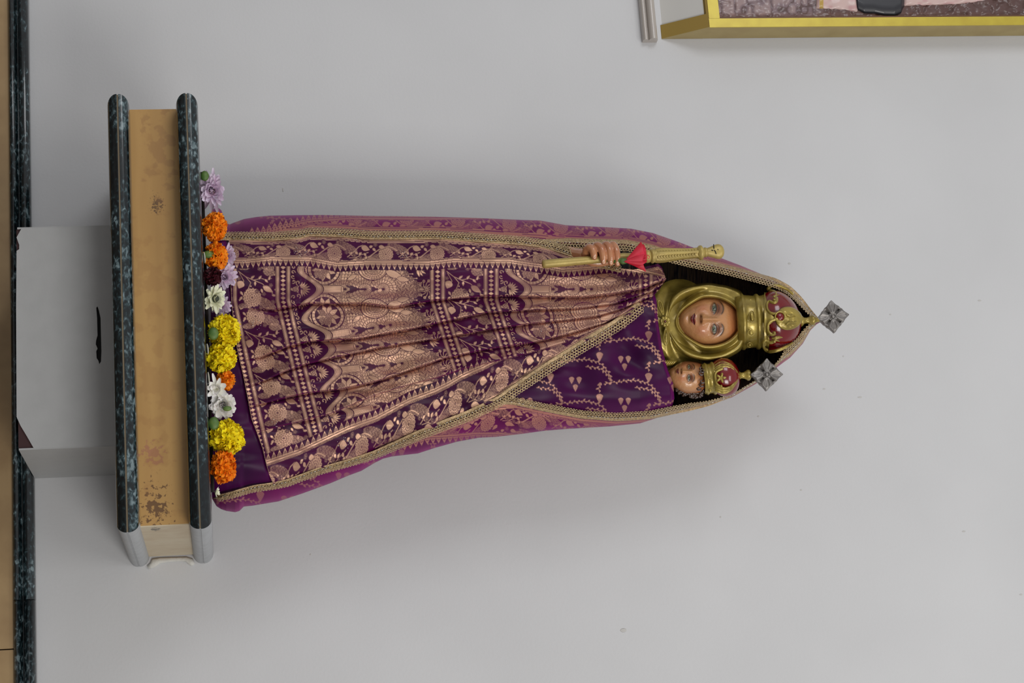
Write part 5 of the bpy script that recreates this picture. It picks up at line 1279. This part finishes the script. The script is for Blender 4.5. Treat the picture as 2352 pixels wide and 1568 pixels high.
# ------------------------------------------------------------------ framed relief picture, upper left of the place
FD = 0.066
YW = 0.0
zb0 = zr(1517, 60, YW-0.001); xR = xr(1517, 92, YW-0.001); zbF = zr(1629, 50, -FD); xF = (xr(1640, 60, -FD)+xR)/2
xi = xr(1700, 42, -FD); zi = zr(1652, 30, -FD)
ZT = zbF+1.05; XL = xR-0.95
YG = mat('yellow_gold_paint', (198, 178, 62), 0.35, metal=0.2, noise=(30, (176, 150, 50), 0.5, (1, 1, 1)))
TG = mat('dull_tan_gold', (164, 146, 98), 0.5, noise=(20, (150, 130, 84), 0.6, (1, 1, 1)))
GP = mat('grey_underpanel', (205, 203, 198), 0.6)
OLV = mat('olive_edge', (150, 124, 58), 0.5)
pic = thing('picture_frame', ((XL+xR)/2, -0.02, zb0), 'deep gold framed relief picture at the upper left, showing a black shoe and pink robe', 'picture')
def quadprism(name, a, m, par=None):               # a: 8 corners front ring then back ring
    F = [(0, 1, 2, 3), (7, 6, 5, 4), (0, 4, 5, 1), (1, 5, 6, 2), (2, 6, 7, 3), (3, 7, 4, 0)]
    o = fixn(mesh_obj(name, a, F, m, smooth=False))
    if par is None: return under(o, pic)
    o.parent = par; return o
# rails
def rail_box(name, x0, x1, z0, z1, y0, y1, m):
    g = Geo(); g.box((x0, y0, z0), (x1, y1, z1)); return under(g.build(name, m, smooth=False), pic)
rail_box('right_rail', xi, xF-0.0004, zbF, ZT, -FD+0.003, -0.001, TG)
rail_box('right_rail_face', xi, xF, zbF, ZT, -FD, -FD+0.003, YG)
rail_box('left_rail', XL, XL+0.03, zbF, ZT, -FD, -0.001, TG)
rail_box('top_rail', XL, xF, ZT, ZT+0.03, -FD, -0.001, TG)
rail_box('bottom_rail', XL, xi-0.0005, zbF+0.0005, zi, -FD+0.003, -0.001, TG)
rail_box('bottom_rail_face', XL, xi-0.0005, zbF+0.0005, zi, -FD, -FD+0.003, YG)
g = Geo(); g.box((xi-0.004, -FD+0.001, zi), (xi-0.0003, -FD+0.006, ZT)); under(g.build('inner_bead', mat('brown_bead', (96, 62, 34), 0.5), smooth=False), pic)
# sloping underside: outer border and recessed grey panel
def slope(u, z_f, depth=0.0):                      # point on the slope, z_f 0 wall .. 1 front
    z = zb0+(zbF-zb0)*z_f; y = -0.001-(FD-0.001)*z_f
    n = np.array([0, -(zbF-zb0), (FD)]); n = n/np.linalg.norm(n)*-1
    n = np.array([0, abs(n[1])*-1, -abs(n[2])])
    return np.array([u, y, z])-n*depth*1.0
def slope_board(name, x0, x1, a, b, d0, d1, m):
    V = [slope(x0, a, d0), slope(x1, a, d0), slope(x1, b, d0), slope(x0, b, d0), slope(x0, a, d1), slope(x1, a, d1), slope(x1, b, d1), slope(x0, b, d1)]
    return quadprism(name, V, m)
slope_board('under_board', XL, xF-0.001, 0.0, 1.0, 0.006, 0.012, OLV)
slope_board('under_panel', XL, xF-0.034, 0.0, 0.90, 0.003, 0.006, GP)
slope_board('under_border', xF-0.034, xF-0.001, 0.0, 1.0, 0.0, 0.006, OLV)
slope_board('under_border', XL, xF-0.034, 0.95, 1.0, 0.0, 0.006, OLV)
g = Geo()                                          # triangular cheek at the right end
V = [(xF-0.001, -0.001, zb0), (xF-0.001, -FD, zbF), (xF-0.001, -0.001, zbF), (xF, -0.001, zb0), (xF, -FD, zbF), (xF, -0.001, zbF)]
g.add(V, [(0, 1, 2), (3, 5, 4), (0, 3, 4, 1), (1, 4, 5, 2), (2, 5, 3, 0)]); under(fixn(g.build('end_cheek', TG, smooth=False)), pic)
# relief
REL = mat('painted_relief', (120, 90, 90), 0.4, attr='tone', coat=0.3)
px_, py_ = np.meshgrid(np.arange(1650, 2900, 2.0), np.concatenate([np.arange(-700, -10, 6.0), np.arange(-10, 44, 1.5)]), indexing='ij')
z_ = vnoise(px_/18, py_/11, 2)*9+vnoise(px_/7, py_/5, 6)*4
ridge = np.abs(vnoise(px_/14, py_/22, 8)-0.5)*2
left = 1-sst(px_, 1850, 1900)
tone = L3((92, 66, 62))*(1-left[..., None])+L3((128, 108, 112))*left[..., None]
fl = sst(ridge, 0.25, 0.6)[..., None]*left[..., None]*0.8; tone = tone*(1-fl)+L3((160, 138, 136))*fl
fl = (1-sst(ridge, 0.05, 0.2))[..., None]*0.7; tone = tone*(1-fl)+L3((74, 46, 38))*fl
fl = (sst(py_, 26, 38)*0.6)[..., None]; tone = tone*(1-fl)+L3((128, 84, 66))*fl
base = -FD+0.016
W_ = P(px_, py_, base-(z_+ridge*5)*0.0006); 
ok = (W_[..., 0] < xi-0.001) & (W_[..., 2] > zi+0.0005)
under(grid_obj('relief_ground', W_, REL, mask=ok, cols={'tone': tone}, flip=True), pic)
rail_box('back_board', XL, xi, zi, ZT, -0.02, -0.002, mat('brown_board', (90, 66, 60), 0.7))
def relief_piece(name, x0, x1, edge, hgt, colf, lab):
    px_, py_ = np.meshgrid(np.arange(x0, x1, 1.5), np.arange(-70 if lab == 'shoe' else -400, 46, 1.2 if lab == 'shoe' else 2.0), indexing='ij')
    e = np.interp(px_, [q[0] for q in edge], [q[1] for q in edge]); dd = e-py_
    ex = np.minimum(px_-x0, x1-px_)
    h = hgt*np.sqrt(np.clip(1-(1-np.clip(dd/26, 0, 1))**2, 0, 1))*np.sqrt(np.clip(ex/8, 0, 1))
    h = h+1.5*np.sin(px_/6.5+py_/14)*(lab != 'shoe')*np.clip(dd/8, 0, 1)
    if lab == 'shoe': h = h*np.sqrt(np.clip((py_+70)/16, 0, 1))
    py2 = np.where((dd < 0) & (dd > -1.3), e, py_)
    o = grid_obj(name, P(px_, py2, base-0.004-h*0.0009), REL, mask=(dd > -1.3) & (P(px_, py2, base)[..., 0] < xi), cols={'tone': colf(px_, py_)}, flip=True); return under(o, pic)
def robe_c(px_, py_):
    c = np.ones(px_.shape+(3,))*L3((206, 178, 172)); f = sst(vnoise(px_/12, py_/8, 3), 0.3, 0.8)[..., None]*0.5
    c = c*(1-f)+L3((190, 132, 138))*f; g_ = ((px_ > 1882) & (px_ < 1892))[..., None]
    return np.where(g_, L3((184, 150, 70)), c)
relief_piece('robe', 1874, 1972, [(1874, 20), (1900, 22), (1940, 24), (1972, 30)], 10, robe_c, 'robe')['label'] = 'pale pink robe hem with a gold band'
relief_piece('robe', 2074, 2345, [(2074, 14), (2120, 13), (2200, 10), (2260, 3), (2345, -12)], 9, robe_c, 'robe')['label'] = 'pink robe fold'
relief_piece('shoe', 1962, 2078, [(1962, 10), (1970, 24), (1985, 31), (2010, 32), (2030, 36), (2055, 37), (2070, 31), (2078, 14)], 15, lambda a, b: np.ones(a.shape+(3,))*L3((34, 34, 40)), 'shoe')['label'] = 'black shoe'
# moulding ledge under the frame
LG = mat('beige_moulding', (176, 168, 160), 0.3, coat=0.5)
z0_, z1_ = zr(1476, 60, -0.02), zr(1510, 60, -0.02); xE = xr(1495, 93, -0.012)
prof = [(0.0, 0.0)]+[(-0.012-0.008*math.cos(t), 0.35*(0.5+0.5*math.sin(t))) for t in np.linspace(-1.57, 1.57, 9)]+[(-0.012-0.014*math.cos(t), 0.38+0.60*(0.5+0.5*math.sin(t))) for t in np.linspace(-1.57, 1.57, 11)]+[(0.0, 1.0)]
V = [(x, y, z0_+(z1_-z0_)*z) for x in (XL-0.1, xE) for y, z in prof]; n = len(prof)
F = [(i, i+1, n+i+1, n+i) for i in range(n-1)]+[tuple(range(n))[::-1], tuple(range(n, 2*n))]
o = fixn(mesh_obj('ledge_moulding', V, F, LG)); o.data.set_sharp_from_angle(angle=0.9); tag(o, 'short beige glossy moulding ledge on the wall under the framed relief', 'ledge')
